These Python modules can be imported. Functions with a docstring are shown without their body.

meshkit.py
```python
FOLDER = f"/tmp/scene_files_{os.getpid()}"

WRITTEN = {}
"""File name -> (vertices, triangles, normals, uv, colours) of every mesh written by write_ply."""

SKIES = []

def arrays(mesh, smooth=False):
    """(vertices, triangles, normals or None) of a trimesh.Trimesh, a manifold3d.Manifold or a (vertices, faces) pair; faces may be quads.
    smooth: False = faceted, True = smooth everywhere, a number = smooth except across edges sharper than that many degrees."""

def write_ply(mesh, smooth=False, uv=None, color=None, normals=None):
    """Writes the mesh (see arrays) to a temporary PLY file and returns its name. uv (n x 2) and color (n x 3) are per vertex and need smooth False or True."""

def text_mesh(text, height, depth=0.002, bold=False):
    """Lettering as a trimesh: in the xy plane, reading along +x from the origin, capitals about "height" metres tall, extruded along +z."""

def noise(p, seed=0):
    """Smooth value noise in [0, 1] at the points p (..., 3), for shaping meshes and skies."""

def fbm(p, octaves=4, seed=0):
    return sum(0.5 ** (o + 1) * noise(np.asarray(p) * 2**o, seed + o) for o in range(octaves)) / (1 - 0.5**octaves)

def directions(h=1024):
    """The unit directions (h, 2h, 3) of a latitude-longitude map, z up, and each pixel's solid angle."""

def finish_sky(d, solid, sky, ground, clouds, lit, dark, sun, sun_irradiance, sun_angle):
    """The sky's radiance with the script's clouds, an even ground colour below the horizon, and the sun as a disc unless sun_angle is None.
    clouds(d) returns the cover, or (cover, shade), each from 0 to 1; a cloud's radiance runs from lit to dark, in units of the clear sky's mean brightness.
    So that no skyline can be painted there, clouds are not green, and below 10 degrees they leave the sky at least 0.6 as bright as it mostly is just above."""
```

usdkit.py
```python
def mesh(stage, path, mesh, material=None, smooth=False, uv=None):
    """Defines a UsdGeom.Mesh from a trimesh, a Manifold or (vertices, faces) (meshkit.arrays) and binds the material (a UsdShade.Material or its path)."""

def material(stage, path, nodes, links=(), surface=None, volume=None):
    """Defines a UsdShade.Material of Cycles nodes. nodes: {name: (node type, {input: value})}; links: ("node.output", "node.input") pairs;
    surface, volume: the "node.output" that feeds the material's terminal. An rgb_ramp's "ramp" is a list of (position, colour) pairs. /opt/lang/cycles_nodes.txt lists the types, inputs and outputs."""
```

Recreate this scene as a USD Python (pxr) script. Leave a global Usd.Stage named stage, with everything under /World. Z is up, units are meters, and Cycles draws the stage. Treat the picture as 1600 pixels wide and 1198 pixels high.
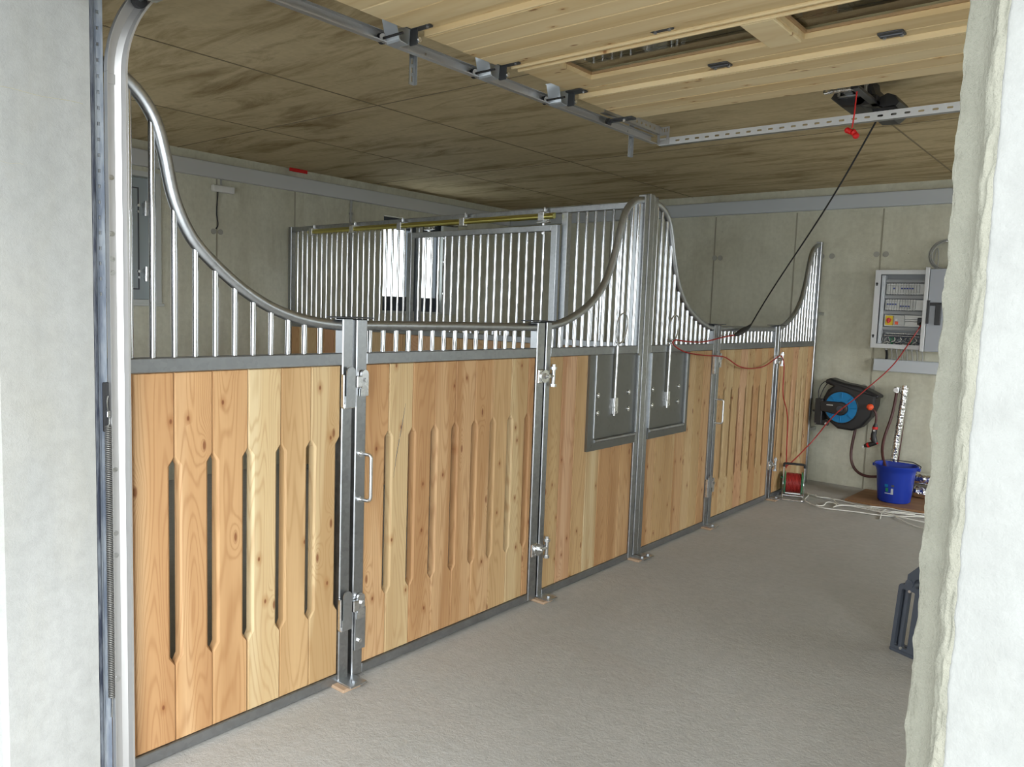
import math, random
import numpy as np, trimesh, usdkit, meshkit
import manifold3d as m3
from scipy.interpolate import CubicSpline
from shapely.geometry import Polygon, box as sbox, Point, LineString
from shapely.ops import unary_union
from pxr import Usd, UsdGeom, UsdLux, Gf, Sdf

random.seed(7); np.random.seed(7)
stage = Usd.Stage.CreateInMemory()
UsdGeom.SetStageUpAxis(stage, 'Z'); UsdGeom.SetStageMetersPerUnit(stage, 1.0)
W_ = UsdGeom.Xform.Define(stage, '/World')
UsdGeom.Scope.Define(stage, '/World/Looks')

# ------------------------------------------------------------------ camera, sky, exposure
CAM = np.array([2.455, 0.0, 1.55])
R = np.array([[0.77202455, 0.63465405, 0.0345301], [0.08595207, -0.05041939, -0.99502268], [-0.62975418, 0.77114987, -0.09347483]])  # rows: right, down, forward
camera = UsdGeom.Camera.Define(stage, '/World/camera')
mx = np.eye(4); mx[0, :3] = R[0]; mx[1, :3] = -R[1]; mx[2, :3] = -R[2]; mx[3, :3] = CAM
camera.AddTransformOp().Set(Gf.Matrix4d(mx.tolist()))
camera.CreateHorizontalApertureAttr(36.0); camera.CreateVerticalApertureAttr(36.0 * 1198 / 1600)
camera.CreateFocalLengthAttr(36.0 * 1223.58 / 1600)
camera.CreateClippingRangeAttr(Gf.Vec2f(0.05, 200))
EXPOSURE = 1.0
camera.CreateExposureAttr(EXPOSURE)
sky = UsdLux.DomeLight.Define(stage, '/World/sky')                      # even overcast sky
SUN = 1.6
sky.CreateIntensityAttr(0.66); sky.CreateColorAttr(Gf.Vec3f(0.90, 0.97, 1.0))

sun = UsdLux.DistantLight.Define(stage, '/World/sun')                    # sun behind thin cloud, from the right: a wide soft glow
sun.CreateIntensityAttr(SUN); sun.CreateAngleAttr(55.0); sun.CreateColorAttr(Gf.Vec3f(0.95, 0.98, 1.0))
sd = np.array([.84, -.34, .42]); sd /= np.linalg.norm(sd)
sx_ = np.cross([0, 0, 1], sd); sx_ /= np.linalg.norm(sx_); sy_ = np.cross(sd, sx_)
sm_ = np.eye(4); sm_[0, :3], sm_[1, :3], sm_[2, :3] = sx_, sy_, sd
sun.AddTransformOp().Set(Gf.Matrix4d(sm_.tolist()))

# ------------------------------------------------------------------ materials
class G:
    def __init__(s): s.nodes, s.links, s.k = {}, [], 0
    def __call__(s, kind, **inp):
        s.k += 1; name = 'n%d' % s.k; vals = {}
        for a, v in inp.items():
            if isinstance(v, Out): s.links.append((v.ref, name + '.' + a))
            else: vals[a] = v
        s.nodes[name] = (kind, vals)
        return Node(name)
    def math(s, op, a, b=0.0, clamp=False): return s('math', math_type=op, value1=a, value2=b, use_clamp=clamp).value
    def rng(s, v, a, b, c=0.0, d=1.0): return s('map_range', value=v, from_min=a, from_max=b, to_min=c, to_max=d, clamp=True).result
    def mix(s, f, a, b, t='mix'): return s('mix', mix_type=t, fac=f, color1=a, color2=b).color
    def scale(s, v, sc, off=(0, 0, 0)): return s('mapping', vector=v, scale=sc, location=off).vector
    def done(s, name, surf): return usdkit.material(stage, '/World/Looks/' + name, s.nodes, s.links, surface=surf.ref)
class Out:
    def __init__(s, ref): s.ref = ref
class Node:
    def __init__(s, n): s.n = n
    def __getattr__(s, o): return Out(s.n + '.' + o)

def lin(r, g, b):
    f = lambda c: c / 12.92 if c <= 0.04045 else ((c + 0.055) / 1.055) ** 2.4
    return tuple(f(c / 255.0) for c in (r, g, b))

def plain(name, col, rough=0.5, metal=0.0, **kw):
    g = G()
    return g.done(name, g('principled_bsdf', base_color=col, roughness=rough, metallic=metal, **kw).BSDF)

def galv(name, col=(0.46, 0.48, 0.50), rough=0.38, spangle=0.14, sc=60):
    g = G(); p = g('geometry').position
    v = g('voronoi_texture', vector=p, scale=sc).color
    n = g('noise_texture', vector=p, scale=7, detail=4, roughness=0.6).fac
    t = g.math('add', g.math('multiply', g('rgb_to_bw', color=v).val, 0.5), g.math('multiply', g.rng(n, 0.3, 0.7), 0.5))
    c = g.mix(t, tuple(x * (1 - spangle) for x in col), tuple(min(1, x * (1 + spangle)) for x in col))
    r = g.rng(t, 0, 1, rough - 0.03, rough + 0.05)
    return g.done(name, g('principled_bsdf', base_color=c, metallic=1.0, roughness=r).BSDF)

def wood(name, light, dark, off, axis='z', ring=58.0, knots=0.55, contrast=0.42, wide=7.0, knot_col=None, rough=0.55, sapwood=0.0):
    """Flat-sawn softwood: contour rings of a noise stretched along the grain, with knots that bend the rings."""
    g = G(); p = g('geometry').position
    rnd = g('object_info').random
    sx = g('separate_xyz', vector=p)
    al, ac, th = (sx.z, sx.y, sx.x) if axis == 'z' else (sx.x, sx.y, sx.z)
    al = g.math('add', al, g.math('add', g.math('multiply', rnd, 23.0), off))
    ac2 = g.math('add', ac, g.math('multiply', rnd, 3.0))
    kv = g('combine_xyz', x=g.math('multiply', ac2, 7.5), y=g.math('multiply', al, 2.6), z=0.0).vector
    vo = g('voronoi_texture', dimensions='2D', vector=kv, scale=1.0, randomness=0.9)
    keep = g.math('less_than', g('separate_color', color=vo.color).r, knots)
    near = g.math('multiply', g.rng(vo.distance, 0.02, 0.34, 1.0, 0.0), keep)
    near = g.math('power', near, 2.0)
    wv = g('combine_xyz', x=g.math('multiply', ac2, wide), y=g.math('multiply', al, wide * 0.085), z=g.math('multiply', th, wide)).vector
    n1 = g('noise_texture', vector=wv, scale=1.0, detail=1.6, roughness=0.5).fac
    f = g.math('add', n1, g.math('multiply', near, 0.15))
    ringv = g.math('sine', g.math('multiply', f, ring))
    ringv = g.math('power', g.rng(ringv, -1.0, 1.0), 3.6)
    fv = g('combine_xyz', x=g.math('multiply', ac2, 150.0), y=g.math('multiply', al, 3.0), z=g.math('multiply', th, 150.0)).vector
    fine = g('noise_texture', vector=fv, scale=1.0, detail=2.0).fac
    bv = g('combine_xyz', x=g.math('multiply', ac2, 9.0), y=g.math('multiply', al, 0.5), z=0.0).vector
    band = g('noise_texture', vector=bv, scale=1.0, detail=1.0).fac
    mid = tuple(0.5 * (a + b) for a, b in zip(light, dark))
    base = g.mix(g.rng(band, 0.35, 0.65), light, mid)
    sap = g('noise_texture', vector=g('combine_xyz', x=g.math('multiply', ac2, 7.0), y=g.math('multiply', al, 0.45), z=off).vector, scale=1.0, detail=0.5).fac
    base = g.mix(g.math('multiply', g.rng(sap, 0.56, 0.62), sapwood), base, tuple(min(1, a * b) for a, b in zip(light, (1.12, 1.22, 1.36))))
    t = g.math('add', g.math('multiply', ringv, contrast), g.math('multiply', g.math('subtract', fine, 0.5), 0.35), clamp=True)
    c = g.mix(t, base, dark)
    kc = knot_col or tuple(x * 0.38 for x in dark)
    kn = g.math('multiply', g.rng(vo.distance, 0.03, 0.062, 1.0, 0.0), keep)
    c = g.mix(g.math('multiply', kn, 0.8), c, kc)
    kv2 = g('combine_xyz', x=g.math('multiply', ac2, 13.0), y=g.math('multiply', al, 7.0), z=off + 3.0).vector
    v2 = g('voronoi_texture', dimensions='2D', vector=kv2, scale=1.0, randomness=1.0)
    keep2 = g.math('less_than', g('separate_color', color=v2.color).g, knots * 0.55)
    c = g.mix(g.math('multiply', g.math('multiply', g.rng(v2.distance, 0.05, 0.24, 1.0, 0.0), keep2), 0.55), c, tuple(a * b for a, b in zip(dark, (.86, .68, .5))))
    c = g.mix(g.math('multiply', g.math('multiply', g.rng(v2.distance, 0.035, 0.075, 1.0, 0.0), keep2), 0.85), c, kc)
    bmp = g('bump', height=g.math('add', fine, g.math('multiply', ringv, 0.3)), strength=0.18, distance=0.002).normal
    return g.done(name, g('principled_bsdf', base_color=c, roughness=rough, normal=bmp, specular_ior_level=0.35).BSDF)

def concrete(name, a, b, stain=(0.2, 0.17, 0.1), stain_amt=0.0, streak=(9, 9, 0.5), pit=0.5, bump=0.25, fine=160, rough=0.85, stain_scale=(1.2, 4.0, 1.2), pitsc=9.0):
    g = G(); p = g('geometry').position
    n1 = g('noise_texture', vector=p, scale=1.3, detail=5, roughness=0.62).fac
    n2 = g('noise_texture', vector=g.scale(p, streak), scale=1.0, detail=5, roughness=0.65).fac
    n3 = g('noise_texture', vector=p, scale=fine, detail=3, roughness=0.7).fac
    n4 = g('noise_texture', vector=p, scale=22, detail=5, roughness=0.7).fac
    t = g.math('add', g.math('multiply', g.rng(n1, 0.32, 0.68), 0.5), g.math('multiply', g.rng(n2, 0.3, 0.7), 0.5))
    c = g.mix(t, b, a)
    c = g.mix(g.math('multiply', g.rng(n4, 0.40, 0.70), 0.30), c, tuple(x * 0.72 for x in b))
    if stain_amt:
        ns = g('noise_texture', vector=g.scale(p, stain_scale), scale=1.0, detail=7, roughness=0.68, distortion=0.6).fac
        c = g.mix(g.math('multiply', g.rng(ns, 0.48, 0.72), stain_amt), c, stain)
    if pit:
        pp = g('voronoi_texture', vector=p, scale=pitsc, randomness=1.0)
        keep = g.math('less_than', g('separate_color', color=pp.color).r, 0.30)
        k = g.math('multiply', g.rng(pp.distance, 0.03, 0.055, 1.0, 0.0), keep)
        c = g.mix(g.math('multiply', k, pit), c, (0.10, 0.095, 0.085))
    h = g.math('add', g.math('multiply', n3, 0.6), n4)
    nrm = g('bump', height=h, strength=bump, distance=0.006).normal
    return g.done(name, g('principled_bsdf', base_color=c, roughness=rough, normal=nrm, specular_ior_level=0.25).BSDF)

M = {}
M['concrete_wall'] = concrete('concrete_wall', (0.68, 0.67, 0.56), (0.545, 0.53, 0.42), stain=(0.25, 0.21, 0.12), stain_amt=0.35)
M['concrete_front'] = concrete('concrete_front', (0.345, 0.347, 0.335), (0.265, 0.268, 0.255), stain=(0.33, 0.31, 0.25), stain_amt=0.25, pit=1.0, pitsc=34)
M['concrete_rough'] = concrete('concrete_rough', (0.30, 0.295, 0.245), (0.215, 0.21, 0.17), stain=(0.3, 0.27, 0.2), stain_amt=0.3, bump=0.7, fine=220)
M['concrete_ceiling'] = concrete('concrete_ceiling', (0.68, 0.56, 0.355), (0.52, 0.42, 0.245), stain=(0.19, 0.12, 0.04), stain_amt=0.9, streak=(0.8, 9, 9), stain_scale=(1.1, 4.6, 1.0), pit=0.3, bump=0.12)
M['concrete_floor'] = concrete('concrete_floor', (0.475, 0.465, 0.445), (0.405, 0.395, 0.37), streak=(5, 2.2, 5), pit=0.0, bump=0.6, fine=70, stain=(0.42, 0.33, 0.28), stain_amt=0.15)
M['seam'] = plain('seam', (0.33, 0.31, 0.24), 0.9)
M['ceiling_seam'] = plain('ceiling_seam', (0.26, 0.21, 0.13), 0.9)
M['tie_plug'] = plain('tie_plug', (0.36, 0.35, 0.31), 0.9)
M['yard'] = concrete('yard', (0.56, 0.55, 0.53), (0.48, 0.47, 0.45), pit=0, bump=0.6)
M['galv'] = galv('galvanised_steel')
M['galv_post'] = galv('galvanised_post', (0.385, 0.40, 0.415), 0.36, 0.12)
M['galv_dull'] = galv('galvanised_dull', (0.33, 0.345, 0.36), 0.42, 0.14)
M['sheet'] = galv('galvanised_sheet', (0.21, 0.213, 0.21), 0.38, 0.07, 60)
M['bar'] = plain('bright_bar', (0.62, 0.63, 0.65), 0.17, 1.0)
M['zinc'] = galv('zinc_hardware', (0.74, 0.75, 0.76), 0.26, 0.08, 70)
M['cross_steel'] = plain('cross_steel', (0.72, 0.73, 0.74), 0.55, 1.0)
M['spring'] = plain('spring_steel', (0.20, 0.195, 0.185), 0.5, 0.6)
M['alu'] = plain('track_steel', (0.50, 0.495, 0.49), 0.45, 0.8)
M['bracket'] = plain('bracket_steel', (0.55, 0.60, 0.66), 0.42, 0.7)
M['brass'] = plain('yellow_zinc', (0.66, 0.60, 0.20), 0.30, 1.0)
M['darksteel'] = plain('dark_steel', (0.09, 0.095, 0.105), 0.45, 0.6)
M['black'] = plain('black_plastic', (0.018, 0.018, 0.02), 0.42)
M['blackrub'] = plain('black_rubber', (0.02, 0.02, 0.022), 0.7)
def dusty(name, a, b, sc, rough):
    g = G(); n = g('noise_texture', vector=g.scale(g('geometry').position, sc), scale=1.0, detail=4, roughness=0.6).fac
    return g.done(name, g('principled_bsdf', base_color=g.mix(g.rng(n, 0.42, 0.62), a, b), roughness=rough).BSDF)
M['navy'] = dusty('navy_rubber', (0.025, 0.032, 0.055), (0.16, 0.18, 0.21), (30, 30, 6), 0.4)
M['greyblue'] = dusty('seal_grey', (0.13, 0.155, 0.20), (0.30, 0.33, 0.36), (20, 20, 4), 0.5)
M['white'] = plain('white_plastic', (0.72, 0.72, 0.70), 0.45)
M['duct'] = plain('duct_grey', (0.52, 0.55, 0.58), 0.45)
M['duct_dim'] = plain('duct_pale', (0.56, 0.57, 0.57), 0.5)
M['hatchgrey'] = plain('hatch_grey', (0.33, 0.37, 0.38), 0.45)
M['hatchlight'] = plain('hatch_light', (0.55, 0.57, 0.55), 0.5)
M['cab'] = plain('cabinet_grey', (0.62, 0.63, 0.64), 0.4)
M['cab_in'] = plain('cabinet_inner', (0.30, 0.31, 0.32), 0.5)
M['doorgrey'] = plain('cabinet_door_grey', (0.36, 0.38, 0.42), 0.3)
M['blue'] = plain('bucket_blue', (0.008, 0.035, 0.34), 0.35)
M['reelblue'] = plain('reel_blue', (0.0, 0.20, 0.48), 0.4)
M['red'] = plain('red_plastic', (0.62, 0.012, 0.012), 0.4)
M['orange'] = plain('orange_plastic', (0.85, 0.10, 0.03), 0.4)
M['redcable'] = plain('red_cable', (0.36, 0.025, 0.02), 0.45)
M['hose'] = plain('brown_hose', (0.085, 0.03, 0.028), 0.4)
M['green'] = plain('green_plastic', (0.02, 0.25, 0.10), 0.45)
M['cream'] = plain('cream_cable', (0.74, 0.73, 0.68), 0.5)
M['greycable'] = plain('grey_cable', (0.36, 0.36, 0.34), 0.5)
M['yellow'] = plain('yellow_plate', (0.70, 0.50, 0.02), 0.45)
M['charcoal'] = plain('charcoal_plastic', (0.055, 0.065, 0.085), 0.45)
M['breaker'] = plain('breaker_grey', (0.50, 0.51, 0.50), 0.5)
M['toggle_blue'] = plain('toggle_blue', (0.03, 0.05, 0.25), 0.4)
M['joint'] = plain('joint_gasket', (0.16, 0.12, 0.11), 0.6)
M['terracotta'] = plain('shim_wood', (0.42, 0.29, 0.19), 0.8)
M['foil'] = (lambda g: g.done('foil', g('principled_bsdf', base_color=(0.86, 0.87, 0.88), metallic=1.0, roughness=0.18,
             normal=g('bump', height=g('noise_texture', vector=g('geometry').position, scale=26, detail=2).fac, strength=0.8, distance=0.02).normal).BSDF))(G())
def glass_mat():
    g = G(); f = g.math('multiply', g('fresnel', IOR=1.5).fac, g.math('subtract', 1.0, g('geometry').backfacing))
    return g.done('window_glass', g('mix_closure', fac=f, closure1=g('transparent_bsdf', color=(0.94, 0.96, 0.96)).BSDF, closure2=g('glossy_bsdf', color=(0.95, 0.95, 0.95), roughness=0.01).BSDF).closure)
M['glass'] = glass_mat()
WOODS = []
for i, (l, d) in enumerate([((204, 162, 114), (160, 112, 68)), ((208, 172, 124), (168, 128, 82)), ((208, 164, 122), (170, 120, 82)),
                            ((212, 184, 138), (178, 140, 94)), ((203, 160, 112), (160, 112, 70)), ((206, 174, 126), (170, 130, 84))]):
    dim = lambda c: tuple(q * k for q, k in zip(lin(*c), (.79, .80, .82)))
    WOODS.append(wood('larch_%d' % i, dim(l), dim(d), 3.7 * i, ring=150 + 14 * i, sapwood=0.75, knots=0.24 + 0.05 * (i % 3), knot_col=lin(110, 62, 34)))
M['pine'] = wood('pine_board', lin(218, 198, 156), lin(198, 168, 118), 0.0, axis='x', ring=50, knots=0.30, contrast=0.35, wide=6.0, knot_col=lin(130, 88, 48))
M['pine_b'] = wood('pine_board_pale', lin(226, 208, 168), lin(206, 178, 130), 5.0, axis='x', ring=46, knots=0.25, contrast=0.3, wide=5.0, knot_col=lin(140, 96, 56))
M['bead'] = wood('glazing_bead', lin(172, 142, 104), lin(142, 112, 78), 2.5, axis='x', ring=30, knots=0.0, contrast=0.3)
M['chip'] = wood('chipboard', lin(150, 112, 78), lin(122, 88, 58), 2.0, axis='x', ring=30, knots=0.0, contrast=0.3)

# ------------------------------------------------------------------ scene-tree helpers
taken = {}
def numbered(parent, name):
    k = taken.get((parent, name), 0); taken[(parent, name)] = k + 1
    return name if k == 0 else '%s_%03d' % (name, k)
ORG = {}
def tag(prim, label=None, cat=None, group=None, kind=None):
    for k, v in (('label', label), ('category', cat), ('group', group), ('kind', kind)):
        if v: prim.SetCustomDataByKey(k, v)
    return prim
def thing(name, label, cat, loc=(0, 0, 0), group=None, kind=None, rotz=0.0, pivot=None):
    path = '/World/' + numbered('/World', name)
    x = UsdGeom.Xform.Define(stage, path)
    x.AddTranslateOp().Set(Gf.Vec3d(*map(float, loc)))
    if rotz: x.AddRotateZOp().Set(float(rotz))
    ORG[path] = np.array(loc, float)
    tag(x.GetPrim(), label, cat, group, kind)
    return path
def obj(name, mesh, mat, parent=None, smooth=32, label=None, cat=None, group=None, kind=None):
    """One Mesh prim; shapes are given in world coordinates and stored relative to their thing's base."""
    par = parent or '/World'
    path = par + '/' + numbered(par, name)
    v, f, n = meshkit.arrays(mesh, False)
    o = ORG.get('/'.join(path.split('/')[:3]), np.zeros(3)) if parent else np.zeros(3)
    if parent is None:
        lo, hi = v.min(0), v.max(0); o = np.array([(lo[0] + hi[0]) / 2, (lo[1] + hi[1]) / 2, lo[2]])
    m = usdkit.mesh(stage, path, trimesh.Trimesh(v - o, f, process=False), M[mat] if isinstance(mat, str) else mat, smooth)
    if parent is None:
        UsdGeom.Xformable(m).AddTranslateOp().Set(Gf.Vec3d(*map(float, o)))
        ORG[path] = o
    tag(m.GetPrim(), label, cat, group, kind)
    return path
cat = trimesh.util.concatenate

# ------------------------------------------------------------------ shape helpers
def box(x0, x1, y0, y1, z0, z1):
    b = trimesh.creation.box([x1 - x0, y1 - y0, z1 - z0]); b.apply_translation([(x0 + x1) / 2, (y0 + y1) / 2, (z0 + z1) / 2]); return b
def rbox(x0, x1, y0, y1, z0, z1, r=0.003):
    r = min(r, (x1 - x0) * .45, (y1 - y0) * .45, (z1 - z0) * .45); p = []
    for a, b, c in ((r, r, 0), (r, 0, r), (0, r, r)):
        for X in (x0 + a, x1 - a):
            for Y in (y0 + b, y1 - b):
                for Z in (z0 + c, z1 - c): p.append((X, Y, Z))
    return trimesh.convex.convex_hull(np.array(p))
def frame_of(t):
    a = np.array([0, 0, 1.0]) if abs(t[2]) < .9 else np.array([1.0, 0, 0])
    u = np.cross(a, t); u /= np.linalg.norm(u); return u
def tube(pts, r, seg=12, cap=True, prof=None):
    """Sweeps a round (or given u, v) profile along the points with parallel transport."""
    P = np.asarray(pts, float); n = len(P)
    T = np.gradient(P, axis=0); T /= np.linalg.norm(T, axis=1)[:, None]
    u = frame_of(T[0]); rings = []
    rad = np.broadcast_to(np.asarray(r, float), (n,))
    if prof is None:
        a = np.linspace(0, 2 * np.pi, seg, endpoint=False); prof = np.stack([np.cos(a), np.sin(a)], 1)
    k = len(prof)
    for i in range(n):
        u = u - T[i] * (u @ T[i]); u /= np.linalg.norm(u); w = np.cross(T[i], u)
        rings.append(P[i] + rad[i] * (prof[:, :1] * u + prof[:, 1:] * w))
    V = np.vstack(rings); F = []
    for i in range(n - 1):
        for j in range(k):
            a, b = i * k + j, i * k + (j + 1) % k
            F += [(a, b, b + k), (a, b + k, a + k)]
    if cap:
        V = np.vstack([V, P[:1], P[-1:]]); c0, c1 = len(V) - 2, len(V) - 1
        for j in range(k):
            F += [(c0, (j + 1) % k, j), (c1, (n - 1) * k + j, (n - 1) * k + (j + 1) % k)]
    return trimesh.Trimesh(V, np.array(F), process=False)
def rod(a, b, r, seg=12): return tube([a, (np.array(a) + b) / 2, b], r, seg)
def curve(pts, n=40):
    P = np.asarray(pts, float); s = np.r_[0, np.cumsum(np.linalg.norm(np.diff(P, axis=0), axis=1))]
    return CubicSpline(s, P)(np.linspace(0, s[-1], n))
def smoothpath(pts, n=40):
    """Centripetal-ish: chord splines without overshoot (PCHIP)."""
    from scipy.interpolate import PchipInterpolator
    P = np.asarray(pts, float); s = np.r_[0, np.cumsum(np.linalg.norm(np.diff(P, axis=0), axis=1))]
    return PchipInterpolator(s, P)(np.linspace(0, s[-1], n))
def wire(pts, r, n=60, seg=6): return tube(curve(pts, n), r, seg)
def filleted(pts, rad=0.01, k=5):
    P = [np.asarray(p, float) for p in pts]; out = [P[0]]
    for i in range(1, len(P) - 1):
        a, b, c = P[i - 1], P[i], P[i + 1]
        da, dc = (a - b) / np.linalg.norm(a - b), (c - b) / np.linalg.norm(c - b)
        d = min(rad, .45 * np.linalg.norm(a - b), .45 * np.linalg.norm(c - b))
        for t in np.linspace(0, 1, k):
            out.append((1 - t) ** 2 * (b + da * d) + 2 * t * (1 - t) * b + t * t * (b + dc * d))
    return np.array(out + [P[-1]])
AX = {'xy': (0, 1, 2), 'yz': (1, 2, 0), 'xz': (0, 2, 1)}
def extrude(poly, d0, d1, plane='yz'):
    """A shapely polygon in the given plane, extruded from d0 to d1 along the third axis."""
    out = []
    for g in getattr(poly, 'geoms', [poly]):
        m = trimesh.creation.extrude_polygon(g, d1 - d0, engine='earcut')
        v = m.vertices.copy(); q = np.empty_like(v); a = AX[plane]
        q[:, a[0]], q[:, a[1]], q[:, a[2]] = v[:, 0], v[:, 1], v[:, 2] + d0
        f = m.faces if plane != 'xz' else m.faces[:, ::-1]
        out.append(trimesh.Trimesh(q, f, process=False))
    return cat(out)
def bevelled(pts, d0, d1, b, plane='yz', front=1):
    """A polygon slab whose front edge (at d1) is rounded: pts counter-clockwise, b the bevel width (number or one per point)."""
    P = np.asarray(pts, float); n = len(P); b = np.broadcast_to(np.asarray(b, float), (n,))
    e = np.roll(P, -1, 0) - P; e /= np.linalg.norm(e, axis=1)[:, None]
    nr = np.stack([-e[:, 1], e[:, 0]], 1)                      # inward for ccw
    mit = nr + np.roll(nr, 1, 0); mit /= np.maximum(1e-9, (1 + (nr * np.roll(nr, 1, 0)).sum(1)))[:, None]
    mit *= np.minimum(1, 1.6 / np.maximum(1e-9, np.linalg.norm(mit, axis=1)))[:, None]
    s = np.sign(d1 - d0); dep = b.max()
    lay = [(0, d0), (0, d1 - s * dep), (.30, d1 - s * dep * .42), (1.0, d1)]
    V = []
    for t, d in lay:
        q = P + mit * (b * t)[:, None]; V.append(np.column_stack([q, np.full(n, d)]))
    F = []
    for i in range(len(lay) - 1):
        for j in range(n):
            a, c = i * n + j, i * n + (j + 1) % n
            F += [(a, c, c + n), (a, c + n, a + n)]
    import mapbox_earcut as ec
    tri = ec.triangulate_float64(V[-1][:, :2].copy(), np.array([n], np.uint32)).reshape(-1, 3)
    tri0 = ec.triangulate_float64(V[0][:, :2].copy(), np.array([n], np.uint32)).reshape(-1, 3)
    V = np.vstack(V); F = np.array(F)
    def orient(T, up):
        a = V[T[:, 1]] - V[T[:, 0]]; c = V[T[:, 2]] - V[T[:, 0]]
        z = a[:, 0] * c[:, 1] - a[:, 1] * c[:, 0]; T = T.copy(); T[(z > 0) != up] = T[(z > 0) != up][:, ::-1]; return T
    F = np.vstack([F, orient(tri, True) + (len(lay) - 1) * n, orient(tri0, False)])
    if s < 0: F = F[:, ::-1]
    q = np.empty_like(V); a = AX[plane]; q[:, a[0]], q[:, a[1]], q[:, a[2]] = V[:, 0], V[:, 1], V[:, 2]
    if plane == 'xz': F = F[:, ::-1]
    return trimesh.Trimesh(q, F, process=False)
def disc(c, r, h, axis='x', seg=20, r2=None):
    """A cylinder or cone of height h starting at c along +axis."""
    d = {'x': (1, 0, 0), 'y': (0, 1, 0), 'z': (0, 0, 1)}[axis]; c = np.array(c, float)
    r2 = r if r2 is None else r2
    return tube([c, c + np.array(d) * h * .5, c + np.array(d) * h], [r, (r + r2) / 2, r2], seg)
def nut(c, r, h, axis='x'): return disc(c, r, h, axis, 6)
def rrect(x0, y0, x1, y1, r): return sbox(x0 + r, y0 + r, x1 - r, y1 - r).buffer(r, quad_segs=4)
def grid_sheet(fn, nu, nv):
    U, V = np.meshgrid(np.arange(nu), np.arange(nv), indexing='ij')
    P = fn(U / (nu - 1), V / (nv - 1)).reshape(-1, 3); F = []
    for i in range(nu - 1):
        for j in range(nv - 1):
            a = i * nv + j; F += [(a, a + nv, a + nv + 1), (a, a + nv + 1, a + 1)]
    return trimesh.Trimesh(P, np.array(F), process=False)

# ------------------------------------------------------------------ the setting
XL, YB, ZC = -3.95, 7.69, 2.80            # left wall, back wall, ceiling
YF0, YF1, XO0, XO1 = 0.742, 1.00, 0.05, 2.308   # front wall faces, opening
XR, XB0, XB1, ZL = 5.35, 2.70, 4.95, 2.42       # right wall, second bay, lintel
obj('floor', box(-4.2, XR + .2, 0.74, 7.9, -0.2, 0.0), 'concrete_floor', kind='structure', label='rough pale grey concrete floor of the stable aisle')
obj('ground', box(-16, 16, -18, 0.74, -0.25, -0.012), 'yard', kind='structure', label='paved yard outside the garage opening')
ce = obj('ceiling', box(-4.2, XR + .2, 0.76, 7.9, ZC, ZC + 0.22), 'concrete_ceiling', kind='structure', label='brown stained formwork concrete ceiling')
for x in (-2.72, -1.45, 1.05):
    obj('formwork_seam', box(x - .006, x + .006, 1.0, YB, ZC - .002, ZC + .01), 'ceiling_seam', ce)
for y in (3.35, 5.45):
    obj('formwork_seam', box(XL, XR, y - .005, y + .005, ZC - .002, ZC + .01), 'ceiling_seam', ce)
HY0, HY1, HZ0, HZ1 = 2.30, 3.20, 1.49, 2.555      # steel hatch
WY0, WY1, WZ0, WZ1 = 5.61, 6.76, 1.47, 2.50       # window
wl = sbox(0.76, -0.2, 7.9, ZC) - sbox(HY0, HZ0, HY1, HZ1) - sbox(WY0, WZ0, WY1, WZ1)
wl_p = obj('wall_left', extrude(wl, XL - .24, XL, 'yz'), 'concrete_wall', kind='structure', label='left concrete wall with formwork seams', smooth=False)
for y in (3.70, 4.50):
    obj('formwork_seam', box(XL - .01, XL + .003, y - .006, y + .006, 0, 2.59), 'seam', wl_p)
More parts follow.
